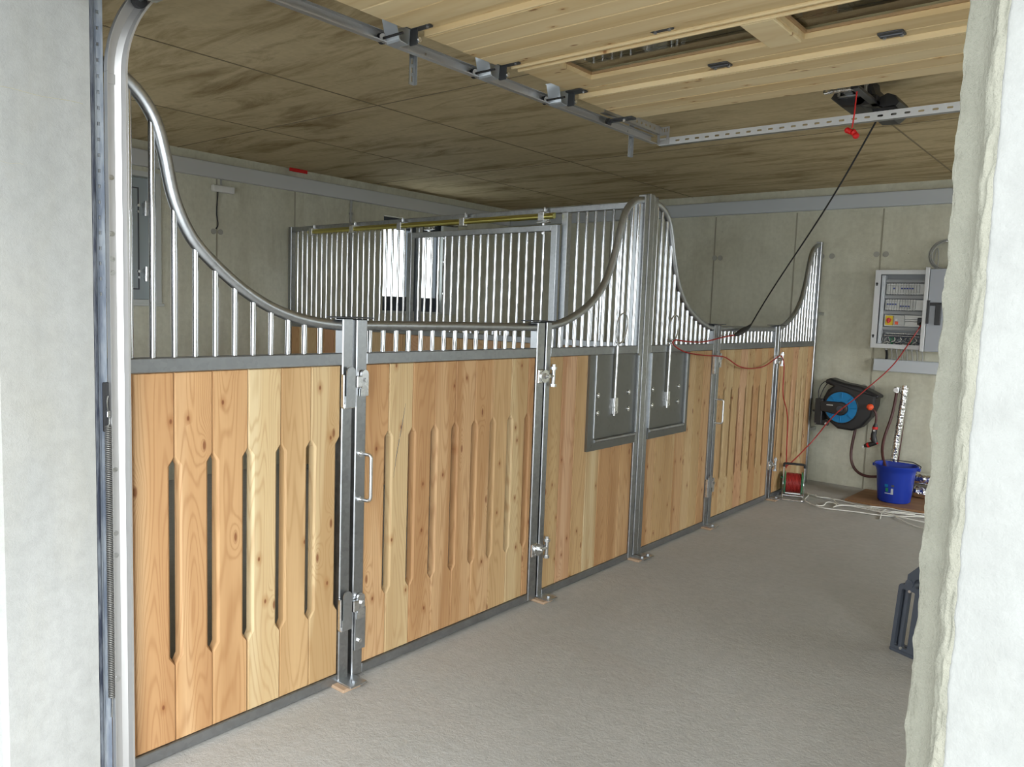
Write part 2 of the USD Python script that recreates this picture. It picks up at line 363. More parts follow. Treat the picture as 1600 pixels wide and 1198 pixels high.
for y, z in ((3.67, 2.14), (3.735, 2.14)):
    obj('tie_plug', disc((XL - .005, y, z), .024, .009, 'x'), 'tie_plug', wl_p)
wb_p = obj('wall_back', box(-4.2, XR + .2, YB, YB + .22, -.2, ZC), 'concrete_wall', kind='structure', label='rear concrete wall behind the hose reel and switch cabinet')
for x in (-2.45, -1.17, -0.33, 0.455, 1.75):
    obj('formwork_seam', box(x - .007, x + .007, YB - .003, YB + .01, 0, 2.58), 'seam', wb_p)
for x, z in ((-.07, 2.16), (.025, 2.16), (.42, 2.17), (.50, 2.17), (-1.16, 2.16), (-1.10, 2.16), (.40, .95), (.47, .95)):
    obj('tie_plug', disc((x, YB + .005, z), .026, -.010, 'y'), 'tie_plug', wb_p)
obj('wall_right', extrude(sbox(YF1, -.2, YB, ZC) - sbox(4.6, .95, 6.8, 2.45), XR, XR + .2, 'yz'), 'concrete_wall', kind='structure', label='right concrete wall of the garage')
CH = .024
wf = Polygon([(-1.1, YF0), (XO0 - .012, YF0), (XO0, YF0 + .014), (XO0, YF1), (-1.1, YF1)])
stall_win = cat([box(-4.2, -3.3, YF0, YF1, -.2, ZC + .22), box(-3.3, -1.1, YF0, YF1, -.2, 1.10), box(-3.3, -1.1, YF0, YF1, 2.35, ZC + .22)])   # the near stall's own opening to the yard
wfr = Polygon([(XO1 + CH + .010, YF0), (XB0, YF0), (XB0, YF1), (XO1 + .014, YF1), (XO1 + .014, YF0 + CH + .030)])
lint = box(XO0 - .01, XO1 + .01, YF0, YF1, ZL, ZC + .22)
bay2 = cat([box(XB0 - .01, XB1 + .01, YF0, YF1, ZL, ZC + .22), box(XB1, XR + .2, YF0, YF1, -.2, ZC + .22)])
wf_p = obj('wall_front', cat([extrude(wf, -.2, ZC + .22, 'xy'), extrude(wfr, -.2, ZC + .22, 'xy'), lint, bay2, stall_win]), 'concrete_front', kind='structure', smooth=False,
           label='pale concrete wall around the garage opening, its jamb filling the left edge and its pier the right edge')
def jag(z, s): return meshkit.fbm(np.stack([np.full_like(z, s * 7.3), z * 9, z * 0 + s], -1), 4, int(s * 10) + 3) - .5
def edge_right(u, v):
    """The hand-patched arris of the pier: torn rims either side of a smooth hollow strip."""
    z = v * (ZL + .02) - .01
    x0 = XO1 - .001 + .0035 * jag(z * 8, 1.0); x1 = XO1 + CH + .012 + .006 * jag(z * 4, 2.0)
    y0 = YF0 + CH + .012; y1 = YF0 - .0012
    w = np.clip((u - .10) / .58, 0, 1)
    hollow = .0055 * np.sin(np.pi * w) ** .7 * (1 + .5 * jag(z * .7, 3.0))
    rough = np.where((u < .12) | (u > .66), 1.0, .12)
    wob = -hollow + rough * .006 * (meshkit.fbm(np.stack([u * 11, z * 38, z * 0], -1), 4, 9) - .45) * np.clip((1 - u) * 9, 0, 1)
    x = x0 + (x1 - x0) * u; y = y0 + (y1 - y0) * np.minimum(1, u / .80) ** 1.1
    return np.stack([x - wob * .7, y - wob, z], -1)
es = grid_sheet(edge_right, 34, 620)
obj('chamfer', cat([es]), 'concrete_rough', wf_p, smooth=True)
# crack across the left jamb
for z0 in (2.088, 1.895):
    cr = np.array([(XO0, YF0 + .012 + t * (.226 if z0 > 2 else .07), z0 + .002 * math.sin(9 * t)) for t in np.linspace(0, 1, 12)])
    obj('crack', tube(cr, .0011 if z0 > 2 else .0006, 5), 'seam', wf_p)

obj('roof_overhang', box(-6, 8, -0.9, YF0, 2.95, 3.2), 'concrete_front', kind='structure', label='concrete slab overhanging the garage opening')
# ---- left-wall hatch (window_1), real window (window_2)
hx = XL - .10
h = thing('window_1', 'closed grey steel shutter sash with two hinges in the left wall of the near stall', 'window shutter', (XL, HY1, HZ0), kind='structure')
fr = sbox(HY0, HZ0, HY1, HZ1) - sbox(HY0 + .04, HZ0 + .04, HY1 - .045, HZ1 - .04)
obj('window_frame', extrude(fr, hx - .03, XL + .012, 'yz'), 'hatchlight', h, smooth=False)
obj('sash', bevelled([(HY0 + .04, HZ0 + .04), (HY1 - .045, HZ0 + .04), (HY1 - .045, HZ1 - .04), (HY0 + .04, HZ1 - .04)], hx - .04, hx + .02, .006), 'hatchgrey', h)
obj('inner_panel', extrude((sbox(HY0 + .12, HZ0 + .12, HY1 - .14, HZ1 - .12) - sbox(HY0 + .13, HZ0 + .13, HY1 - .15, HZ1 - .13)), hx + .0195, hx + .024, 'yz'), 'darksteel', h, smooth=False)
for z in (1.74, 2.27):
    hp = obj('hinge', cat([rod((hx + .05, 3.105, z - .06), (hx + .05, 3.105, z + .06), .016), rbox(hx + .02, hx + .05, 3.09, 3.15, z - .045, z + .045)]), 'zinc', h)
    obj('screw', cat([disc((hx + .02, 3.05, z + .02), .012, .03, 'x', 10), disc((hx + .02, 3.05, z - .03), .010, .02, 'x', 10)]), 'zinc', hp)
obj('sill', rbox(XL - .05, XL + .02, HY0 - .01, HY1 + .02, HZ0 - .012, HZ0 + .012), 'hatchlight', h)

w2 = thing('window_2', 'bright two-pane window in the left wall of the far stall, a pale sash leaf beside them', 'window', (XL, WY0, WZ0), kind='structure')
fx0, fx1 = XL - .17, XL - .10
fo = sbox(WY0, WZ0, WY1, WZ1) - sbox(WY0 + .04, WZ0 + .182, 6.085, 2.385) - sbox(6.27, WZ0 + .182, 6.50, 2.385)
obj('window_frame', extrude(fo, fx0, fx1, 'yz'), 'charcoal', w2, smooth=False)
obj('pane', box(fx0 + .03, fx0 + .036, WY0 + .02, 6.60, WZ0 + .17, 2.40), 'glass', w2)
obj('sill', rbox(XL - .10, XL + .03, WY0 + .01, WY1 - .01, WZ0 - .0, WZ0 + .025), 'hatchlight', w2)
so = sbox(6.515, WZ0 + .02, 6.755, WZ1 - .02) - sbox(6.545, WZ0 + .07, 6.575, WZ1 - .08)
sp = obj('sash', extrude(so, XL - .05, XL - .01, 'yz'), 'hatchlight', w2, smooth=False)
for z in (1.70, 2.06, 2.33): obj('latch', rbox(XL - .012, XL + .004, 6.52, 6.57, z, z + .02, .002), 'zinc', sp)

# ---- cable ducts
d = thing('cable_duct', 'long pale cable duct running under the ceiling along the left wall', 'cable duct', (XL, 4.3, 2.59))
obj('duct_body', rbox(XL, XL + .045, 1.1, YB - .001, 2.592, 2.722, .003), 'duct_dim', d)
obj('duct_lid', rbox(XL + .045, XL + .05, 1.1, YB - .052, 2.597, 2.717, .002), 'duct_dim', d)
d = thing('cable_duct', 'long pale cable duct running under the ceiling along the rear wall', 'cable duct', (0, YB, 2.59))
obj('duct_body', rbox(XL + .051, XR - .01, YB - .045, YB - .001, 2.592, 2.722, .003), 'duct', d)
obj('duct_lid', rbox(XL + .052, XR - .01, YB - .05, YB - .045, 2.597, 2.717, .002), 'duct', d)
d = thing('cable_duct', 'short light blue-grey cable duct just beneath the switch cabinet', 'cable duct', (.8, YB, 1.11))
obj('duct_body', rbox(.475, 1.75, YB - .04, YB - .001, 1.112, 1.222, .003), 'duct', d)
obj('duct_lid', rbox(.477, 1.75, YB - .045, YB - .04, 1.116, 1.218, .002), 'duct', d)

t = thing('junction_box', 'short pale box on the left wall with a thin dark cable hanging from it', 'junction box', (XL, 3.75, 2.49))
obj('housing', rbox(XL + .001, XL + .05, 3.645, 3.845, 2.478, 2.535, .006), 'white', t)
obj('cable', wire([(XL + .02, 3.70, 2.478), (XL + .012, 3.695, 2.35), (XL + .01, 3.70, 2.25), (XL + .012, 3.705, 2.20), (XL + .014, 3.685, 2.165)], .0055), 'blackrub', t)
obj('inlet', wire([(XL + .02, 3.735, 2.535), (XL + .012, 3.735, 2.56), (XL + .012, 3.735, 2.592)], .009), 'greycable', t)
t = thing('conduit_pipe', 'thin grey conduit pipe dropping from the cable duct down the left wall', 'conduit pipe', (XL, 5.15, 1.1))
obj('pipe', rod((XL + .014, 5.16, .9), (XL + .014, 5.16, 2.592), .0125), 'greycable', t)
for z in (1.2, 1.9, 2.45): obj('clip', rbox(XL, XL + .03, 5.14, 5.18, z, z + .02), 'greycable', t)
obj('wall_marker', rbox(XL + .05, XL + .058, 4.40, 4.60, 2.765, 2.797), 'red', label='small red plate at the top of the left wall above the cable duct', cat='plate')

# ------------------------------------------------------------------ stall fronts
TB = .021                                         # top tube radius
WOFF = [0]
def planks(parent, seams, z0, z1, slots=(), x1=-.009, th=.036, hole=None, seed=0, at=None):
    """Boards between consecutive seams; slots: the seams whose boards are routed out between z .315 and 1.028. at maps (x, y, z) elsewhere."""
    rnd = random.Random(seed)
    for i in range(len(seams) - 1):
        a, b = seams[i], seams[i + 1]; g = .0008; S0, S1, D, C = .317, 1.027, .0155, .030
        a, b = a + g, b - g
        P, bv = [], []
        def add(y, z, w): P.append((y, z)); bv.append(w)
        zl0 = zr0 = z0
        zl1 = zr1 = z1
        add(a, z0, .004); add(b, z0, .004)
        if i + 1 in slots:
            for q in ((b, S0, .004), (b - D, S0 + C, .009), (b - D, S1 - C, .009), (b, S1, .004)): add(*q)
        hz = hole(a, b) if hole else None
        if hz:
            for q in hz['right']: add(*q)
        else:
            add(b, z1, .004); add(a, z1, .004)
        if i in slots:
            for q in ((a, S1, .004), (a + D, S1 - C, .009), (a + D, S0 + C, .009), (a, S0, .004)): add(*q)
        m = bevelled(P, x1 - th, x1 + rnd.uniform(-.0008, .0008), bv)
        if at is not None: m.vertices = at(m.vertices)
        WOFF[0] += 1
        obj('plank', m, WOODS[rnd.choice([0, 1, 2, 3, 4, 5])], parent, smooth=28)
def off(pts, d):
    P = np.asarray(pts, float); T = np.gradient(P, axis=0); T /= np.linalg.norm(T, axis=1)[:, None]
    N = np.stack([T[:, 1], -T[:, 0]], 1); N[N[:, 1] > 0] *= -1
    return P + N * d
SWAN = np.array([(0, 2.262), (.07, 2.250), (.14, 2.218), (.205, 2.155), (.25, 2.06), (.295, 1.925), (.37, 1.77), (.49, 1.645), (.67, 1.55), (.82, 1.505), (.93, 1.489)])
def swan(y_tall, sgn, y_low, squeeze=1.0):
    """Centre line of the swept top tube, from the tall stile down to the low stile."""
    P = SWAN.copy(); P[:, 0] *= squeeze
    P = smoothpath(P, 60); P = P[P[:, 0] <= abs(y_low - y_tall)]
    P = np.vstack([P, [(abs(y_low - y_tall), 1.487)]])
    c = off(P, TB); c[:, 0] = y_tall + sgn * c[:, 0]
    c[0, 0] = y_tall; c[-1, 0] = y_low
    return c
def foot(parent, y, w=.05):
    obj('foot_plate', cat([rbox(-.05, .085, y - w / 2 - .006, y + w / 2 + .03, .014, .022, .002), disc((.055, y + .012, .022), .011, .009, 'z', 6)]), 'galv', parent)
    obj('shim', rbox(-.05, .07, y - w / 2 - .03, y + w / 2 + .01, 0.0, .014, .002), 'terracotta', parent)
def cap(parent, y0, y1):
    obj('post_cap', rbox(-.072, .026, y0, y1, 1.4955, 1.5005, .0015), 'darksteel', parent)
def frame(parent, y0, y1, sl, sr, zl, zr, curve_pts, bars, bottom=(0.006, .047), mid=(1.310, 1.358), mat='galv_post', stz=.012, rail='galv_dull'):
    if sl: obj('stile', rbox(-.05, 0, y0, y0 + sl, stz, zl, .004), mat, parent)
    if sr: obj('stile', rbox(-.05, 0, y1 - sr, y1, stz, zr, .004), mat, parent)
    a, b = y0 + sl, y1 - sr
    obj('bottom_rail', rbox(-.048, -.002, a, b, *bottom, .003), rail, parent)
    obj('middle_rail', rbox(-.048, -.002, a, b, *mid, .003), rail, parent)
    c = curve_pts if curve_pts is not None else np.array([(a, 1.487 - TB), ((a + b) / 2, 1.487 - TB), (b, 1.487 - TB)])
    p3 = np.column_stack([np.full(len(c), -.024), c])
    obj('top_tube', tube(p3, TB, 18), 'galv', parent)
    o = np.argsort(c[:, 0])
    for y in bars:
        z = float(np.interp(y, c[o, 0], c[o, 1]))
        obj('bar', rod((-.024, y, mid[1] - .004), (-.024, y, z - .006), .0102, 16), 'bar', parent)
def seams(a, s, b, pitch=.1355):
    out = [a]
    y = s
    while y < b - .03: out.append(y); y += pitch
    return out + [b]

# panel A, nearest
A = thing('stall_barrier', 'near fixed stall barrier beside the garage jamb, slotted boards under a swept barred top', 'stall barrier', (0, 1.5, 0))
cA = np.array([(1.06, 2.258), (1.10, 2.246), (1.146, 2.222), (1.205, 2.169), (1.246, 2.10), (1.273, 2.006), (1.30, 1.885), (1.358, 1.765), (1.445, 1.679), (1.562, 1.594), (1.664, 1.543), (1.770, 1.511), (1.86, 1.496), (1.955, 1.488)])
cA = off(smoothpath(cA, 60), TB)
frame(A, 1.01, 2.003, .05, .051, 2.275, 1.495, cA, [1.139 + .0722 * i for i in range(11)])
sA = [1.06, 1.139, 1.274, 1.409, 1.545, 1.681, 1.814, 1.952]
planks(A, sA, .047, 1.310, slots=(2, 3, 4, 5, 6, 7), seed=3)
#obj('backing_rail', rbox(-.075, -.047, 1.06, 1.952, .62, .66), 'galv_dull', A)
foot(A, 1.978); cap(A, 1.925, 2.085)
def tongue(y0, y1, z0, z1, zr):                  # drop-latch plate with a rounded nose
    yc, r = (y0 + y1) / 2, (y1 - y0) / 2
    return unary_union([sbox(y0 - .004, z0, y1 - .006, zr), sbox(y0, z0, y1, z1 - r), Point(yc, z1 - r).buffer(r, quad_segs=8)])
def latch(parent, y, z):
    lp = obj('latch', extrude(tongue(y - .022, y + .02, z - .10, z + .06, z - .055), .018, .024, 'yz'), 'galv', parent)
    obj('latch_bracket', cat([rbox(0, .018, y - .034, y - .026, z - .10, z + .03, .002), rbox(0, .020, y - .03, y + .024, z - .105, z - .085, .002)]), 'zinc', lp)
latch(A, 1.978, 1.245); latch(A, 1.978, .335)

def hinge(parent, y, z):
    hp = obj('hinge', cat([rbox(0, .012, y - .055, y - .005, z - .036, z + .036, .003), disc((.006, y - .004, z), .034, .012, 'x', 24), rbox(.006, .014, y - .05, y, z - .03, z - .024, .001), rbox(.006, .014, y - .05, y, z + .024, z + .030, .001)]), 'zinc', parent)
    obj('bolt', cat([nut((.018, y, z), .017, .012), disc((.03, y, z), .009, .012, 'x', 10)]), 'zinc', hp)
    obj('hinge_pin', cat([rod((.026, y + .055, z - .055), (.026, y + .055, z + .062), .010), nut((.026, y + .055, z - .056), .017, .014, 'z'), nut((.026, y + .055, z + .034), .017, .014, 'z'), rod((0, y + .055, z), (.026, y + .055, z), .012), rod((.026, y + .01, z), (.026, y + .055, z), .008)]), 'zinc', hp)
def handle(parent, y, z0, z1):
    hp = obj('handle', tube(filleted([(0, y, z1), (.052, y + .012, z1), (.052, y + .012, z0), (0, y, z0)], .018, 7), .0068, 10), 'zinc', parent)
    obj('handle_rose', cat([disc((0, y, z), .013, .005, 'x', 14) for z in (z0, z1)]), 'zinc', hp)
def drop_bolt(parent, y0, y1, z, up):
    """Latch counterpart on the door's closing stile: catch hook and, below it, a bolted strip."""
    cp = obj('latch_catch', cat([rbox(.002, .022, y0 - .012, y0 + .018, z - .024, z + .022, .003), extrude(tongue(y0 + .016, y1 - .004, z - .06, z + .045, z - .03), .004, .016, 'yz')]), 'zinc', parent)
    obj('bolt', nut((.016, (y0 + y1) / 2 + .008, z + .005), .010, .008), 'zinc', cp)

D1 = thing('stall_door', 'near slotted stall door with a chrome pull handle, hung between two low posts', 'stall door', (0, 2.64, 0))
frame(D1, 2.021, 3.266, .055, .064, 1.492, 1.492, None, [2.107 + .0718 * i for i in range(15) if 2.107 + .0718 * i < 3.16], bottom=(.012, .052))
planks(D1, [2.076, 2.207, 2.344, 2.480, 2.614, 2.749, 2.881, 3.015, 3.152, 3.202], .052, 1.310, slots=(1, 2, 3, 4, 5, 6, 7, 8), seed=11)
obj('crack', cat([tube([(-.0085, 2.300, 1.135), (-.0085, 2.283, 1.05), (-.0085, 2.270, .99)], [.0005, .0014, .0012], 6), tube([(-.0085, 2.268, .985), (-.0085, 2.252, .91), (-.0085, 2.238, .82)], [.0013, .0014, .0004], 6)]), 'darksteel', D1, label='dark drying crack in a board')
handle(D1, 2.050, .758, .948); drop_bolt(D1, 2.021, 2.076, 1.245, True); drop_bolt(D1, 2.021, 2.076, .32, False)
kp = obj('kick_strip', rbox(0, .010, 2.026, 2.083, .125, .30, .002), 'galv', D1)
obj('bolt', nut((.010, 2.05, .165), .010, .008), 'zinc', kp)
hinge(D1, 3.262, 1.212); hinge(D1, 3.262, .287)

def feed_hatch(parent, y0, y1, yin0, yin1, rod_y):
    """A sheet-steel feed flap in its surround with bolts, a central lift rod and a cable loop above."""
    fp = obj('feed_hatch', rbox(-.014, -.004, yin0, yin1, .805, 1.312, .002), 'sheet', parent, label='dull steel feed flap')
    obj('hatch_frame', extrude(sbox(y0, .758, y1, 1.312) - sbox(yin0 + .012, .812, yin1 - .012, 1.4), -.012, .006, 'yz'), 'sheet', fp, smooth=False)
    obj('drip_edge', cat([rod((.006, yin0 + .01, .812), (.006, yin1 - .01, .812), .010), rbox(-.004, .012, yin0 - .004, yin0 + .006, .83, 1.31, .002), rbox(-.004, .016, yin1 - .008, yin1 + .002, .82, 1.30, .002)]), 'galv', fp)
    for yy in (yin0 + .045, yin1 - .085):
        for z in (.973, 1.076):
            obj('bolt', cat([disc((-.004, yy, z), .014, .006, 'x', 16), disc((.002, yy, z), .009, .006, 'x', 10, .004)]), 'zinc', fp)
    obj('lift_rod', cat([rod((.010, rod_y - .004, .945), (.010, rod_y, 1.36), .0075), rbox(-.004, .016, rod_y - .014, rod_y + .014, .99, 1.00, .001), nut((.004, rod_y + .03, .965), .008, .006), rbox(-.004, .004, rod_y - .01, rod_y + .045, .955, 1.05, .001)]), 'zinc', fp)
    a = np.linspace(0, 2 * np.pi, 29)
    L = [(.018 + .012 * math.sin(t), rod_y + .010 + .038 * math.sin(t) * (1 - .25 * math.cos(t)) + .014 * (1 - math.cos(t)), 1.465 - .088 * math.cos(t)) for t in a]
    obj('pull_loop', cat([tube(L, .0042, 8), tube([(.012 + .004 * math.cos(t * 3), rod_y + .016 * math.cos(t), 1.372 + .010 * math.sin(t)) for t in np.linspace(0, 2 * np.pi, 20)], .004, 8)]), 'zinc', fp)

B = thing('stall_barrier', 'fixed barrier left of the tall middle post, with steel feed flap and swept bars', 'stall barrier', (0, 3.8, 0))
cB = swan(4.225, -1, 3.324)
frame(B, 3.280, 4.274, .044, .050, 1.495, 2.275, cB, [3.357 + .0696 * i for i in range(13) if 3.357 + .0696 * i < 4.21])
def hole_from(y0, y1, zt):
    def f(a, b):
        if b <= y0 + .01 or a >= y1 - .01: return None
        if a < y0:
            return dict(right=[(b, zt, .002), (y0, zt, .002), (y0, 1.31, .002), (a, 1.31, .004)])
        if b > y1:
            return dict(right=[(b, 1.31, .004), (y1, 1.31, .002), (y1, zt, .002), (a, zt, .004)])
        return dict(right=[(b, zt, .004), (a, zt, .004)])
    return f
planks(B, [3.324, 3.452, 3.584, 3.711, 3.845, 3.975, 4.084, 4.224], .047, 1.310, hole=hole_from(3.70, 4.30, .76), seed=21)
feed_hatch(B, 3.690, 4.224, 3.752, 4.224, 3.966)
foot(B, 3.300, .044); cap(B, 3.15, 3.345)

P = thing('stall_post', 'tall galvanised middle post where the two stalls meet', 'post', (0, 4.305, 0))
obj('post_tube', rbox(-.06, .004, 4.277, 4.333, .022, 2.285, .004), 'galv_post', P)
obj('foot_plate', cat([rbox(-.06, .10, 4.255, 4.30, .014, .022, .002), rbox(-.06, .10, 4.325, 4.375, .014, .022, .002), nut((.07, 4.277, .022), .012, .012, 'z'), nut((.07, 4.35, .022), .012, .012, 'z')]), 'galv', P)
obj('shim', cat([rbox(-.06, .07, 4.235, 4.285, 0, .014, .002), rbox(-.06, .07, 4.33, 4.37, 0, .014, .002)]), 'terracotta', P)

C = thing('stall_barrier', 'fixed barrier right of the tall middle post, with steel feed flap and swept bars', 'stall barrier', (0, 4.85, 0))
cC = swan(4.385, 1, 5.285)
frame(C, 4.336, 5.345, .050, .055, 2.275, 1.495, cC, [4.416 + .0685 * i for i in range(13) if 4.416 + .0685 * i < 5.27])
planks(C, [4.386, 4.518, 4.650, 4.786, 4.915, 5.045, 5.17, 5.290], .047, 1.310, hole=hole_from(4.30, 4.905, .76), seed=31)
feed_hatch(C, 4.386, 4.915, 4.386, 4.870, 4.615)
foot(C, 5.315, .05); cap(C, 5.21, 5.425)
latch(C, 5.318, 1.245); latch(C, 5.318, .335)

D2 = thing('stall_door', 'far slotted stall door with a chrome pull handle, red cable sagging across its top', 'stall door', (0, 5.95, 0))
frame(D2, 5.358, 6.535, .048, .060, 1.492, 1.492, None, [5.445 + .0705 * i for i in range(15) if 5.445 + .0705 * i < 6.46], bottom=(.012, .052))
planks(D2, [5.406, 5.541, 5.677, 5.812, 5.948, 6.084, 6.219, 6.355, 6.475], .052, 1.310, slots=(1, 2, 3, 4, 5, 6, 7), seed=41)
handle(D2, 5.385, .773, .948); drop_bolt(D2, 5.358, 5.406, 1.245, True); drop_bolt(D2, 5.358, 5.406, .32, False)
hinge(D2, 6.530, 1.212); hinge(D2, 6.530, .307)

E_ = thing('stall_barrier', 'far fixed stall barrier ending at the rear wall, slotted boards under a swept barred top', 'stall barrier', (0, 7.0, 0))
cE = swan(7.455, -1, 6.590)
frame(E_, 6.546, 7.505, .044, .050, 1.495, 2.275, cE, [6.640 + .0700 * i for i in range(12) if 6.640 + .07 * i < 7.44])
planks(E_, [6.590, 6.668, 6.805, 6.940, 7.070, 7.200, 7.325, 7.455], .047, 1.310, slots=(1, 2, 3, 4, 5, 6), seed=51)
foot(E_, 6.568, .044); cap(E_, 6.45, 6.615)
for z in (.5, 1.6): obj('wall_bracket', rbox(-.04, -.01, 7.505, YB - .001, z, z + .03, .002), 'galv', E_)

# ------------------------------------------------------------------ partition between the stalls (runs back to the left wall)
ROT = math.radians(-1.75); Y0P = 4.30
def pt(V):
    V = np.asarray(V, float); c, s = math.cos(ROT), math.sin(ROT); x, y = V[..., 0], V[..., 1] - Y0P
    o = V.copy(); o[..., 0] = c * x - s * y; o[..., 1] = s * x + c * y + Y0P; return o
def pm(m): m = m.copy(); m.vertices = pt(m.vertices); return m
T_ = thing('stall_partition', 'barred partition between the two stalls with boarded lower half and yellow sliding rail', 'stall partition', (-1.9, 4.36, 0))
PL = -3.875
def pobj(n, m, mat, par=T_, **k): return obj(n, pm(m), mat, par, **k)
pobj('end_post', rbox(-.135, -.055, 4.275, 4.325, .01, 2.255, .004), 'galv')
pobj('top_rail', rbox(PL, -.135, 4.280, 4.320, 2.205, 2.245, .003), 'galv_post')
pobj('end_post', rbox(PL - .025, PL + .025, 4.275, 4.325, .01, 2.25, .004), 'galv_post')
pobj('post', rbox(-.675, -.625, 4.275, 4.325, .01, 2.21, .004), 'galv_post')
pobj('post', rbox(-2.13, -2.085, 4.280, 4.320, .01, 2.21, .004), 'galv_post')
segs = [(PL + .025, -2.13), (-.625, -.135)]
for a, b in segs:
    pobj('middle_rail', rbox(a, b, 4.280, 4.320, 1.325, 1.368, .003), 'galv_dull')
    pobj('bottom_rail', rbox(a, b, 4.280, 4.320, .01, .05, .003), 'galv_dull')
    n = max(2, int(round((b - a) / .0735)))
    for i in range(1, n):
        x = a + (b - a) * i / n
        pobj('bar', rod((x, 4.30, 1.365), (x, 4.30, 2.208), .0100, 14), 'bar')
    k = int(round((b - a) / .136)); rnd = random.Random(int(-a * 100))
    for i in range(k):
        x0, x1 = a + (b - a) * i / k + .001, a + (b - a) * (i + 1) / k - .001
        m = bevelled([(x0, .05), (x1, .05), (x1, 1.325), (x0, 1.325)], 4.318, 4.284 , .004, 'xz')
        pobj('plank', m, WOODS[rnd.randrange(6)], smooth=28)
# sliding rail with hangers
tp = pobj('slide_rail', cat([rod((-3.50, 4.228, 2.180), (-.70, 4.228, 2.180), .017, 20), rod((-3.50, 4.236, 2.198), (-.70, 4.236, 2.198), .007)]), 'brass', label='yellow zinc sliding door rail')
for x in (-3.45, -2.86, -2.25, -1.55, -.80):
    obj('rail_bracket', pm(cat([rbox(x - .02, x + .02, 4.225, 4.295, 2.205, 2.216, .002), rbox(x - .025, x + .025, 4.205, 4.25, 2.15, 2.212, .003), nut((x, 4.25, 2.216), .012, .02, 'z'), disc((x, 4.25, 2.236), .007, .012, 'z', 8)])), 'zinc', tp)
S_ = thing('sliding_door', 'narrow barred sliding door hanging in front of the partition between the stalls', 'sliding door', (-1.39, 4.27, 0))
xa, xb = -2.165, -.672
def sobj(n, m, mat, par=S_, **k): return obj(n, pm(m), mat, par, **k)
sobj('stile', rbox(xa, xa + .05, 4.225, 4.262, .03, 2.125, .003), 'galv_post'); sobj('stile', rbox(xb - .05, xb, 4.225, 4.262, .03, 2.125, .003), 'galv')
sobj('top_rail', rbox(xa + .05, xb - .05, 4.226, 4.261, 2.083, 2.124, .003), 'galv')
sobj('middle_rail', rbox(xa + .05, xb - .05, 4.226, 4.261, 1.325, 1.368, .003), 'galv_dull')
sobj('bottom_rail', rbox(xa + .05, xb - .05, 4.226, 4.261, .03, .07, .003), 'galv_dull')
for i in range(1, 19):
    x = xa + .05 + (xb - xa - .10) * i / 19
    sobj('bar', rod((x, 4.244, 1.365), (x, 4.244, 2.086), .0100, 14), 'bar')
rnd = random.Random(77)
for i in range(10):
    w = (xb - xa - .10) / 10; x0 = xa + .05 + i * w
    sobj('plank', bevelled([(x0 + .001, .07), (x0 + w - .001, .07), (x0 + w - .001, 1.325), (x0 + .001, 1.325)], 4.259, 4.228, .004, 'xz'), WOODS[rnd.randrange(6)], smooth=28)
for x in (-1.93, -.80):
    sobj('hanger', cat([rod((x, 4.240, 2.06), (x, 4.240, 2.158), .006), nut((x, 4.240, 2.125), .014, .012, 'z'), nut((x, 4.240, 2.066), .014, .012, 'z'), rbox(x - .05, x + .05, 4.226, 4.256, 2.140, 2.150, .002), rod((x - .05, 4.243, 2.16), (x + .05, 4.243, 2.16), .007)]), 'zinc')

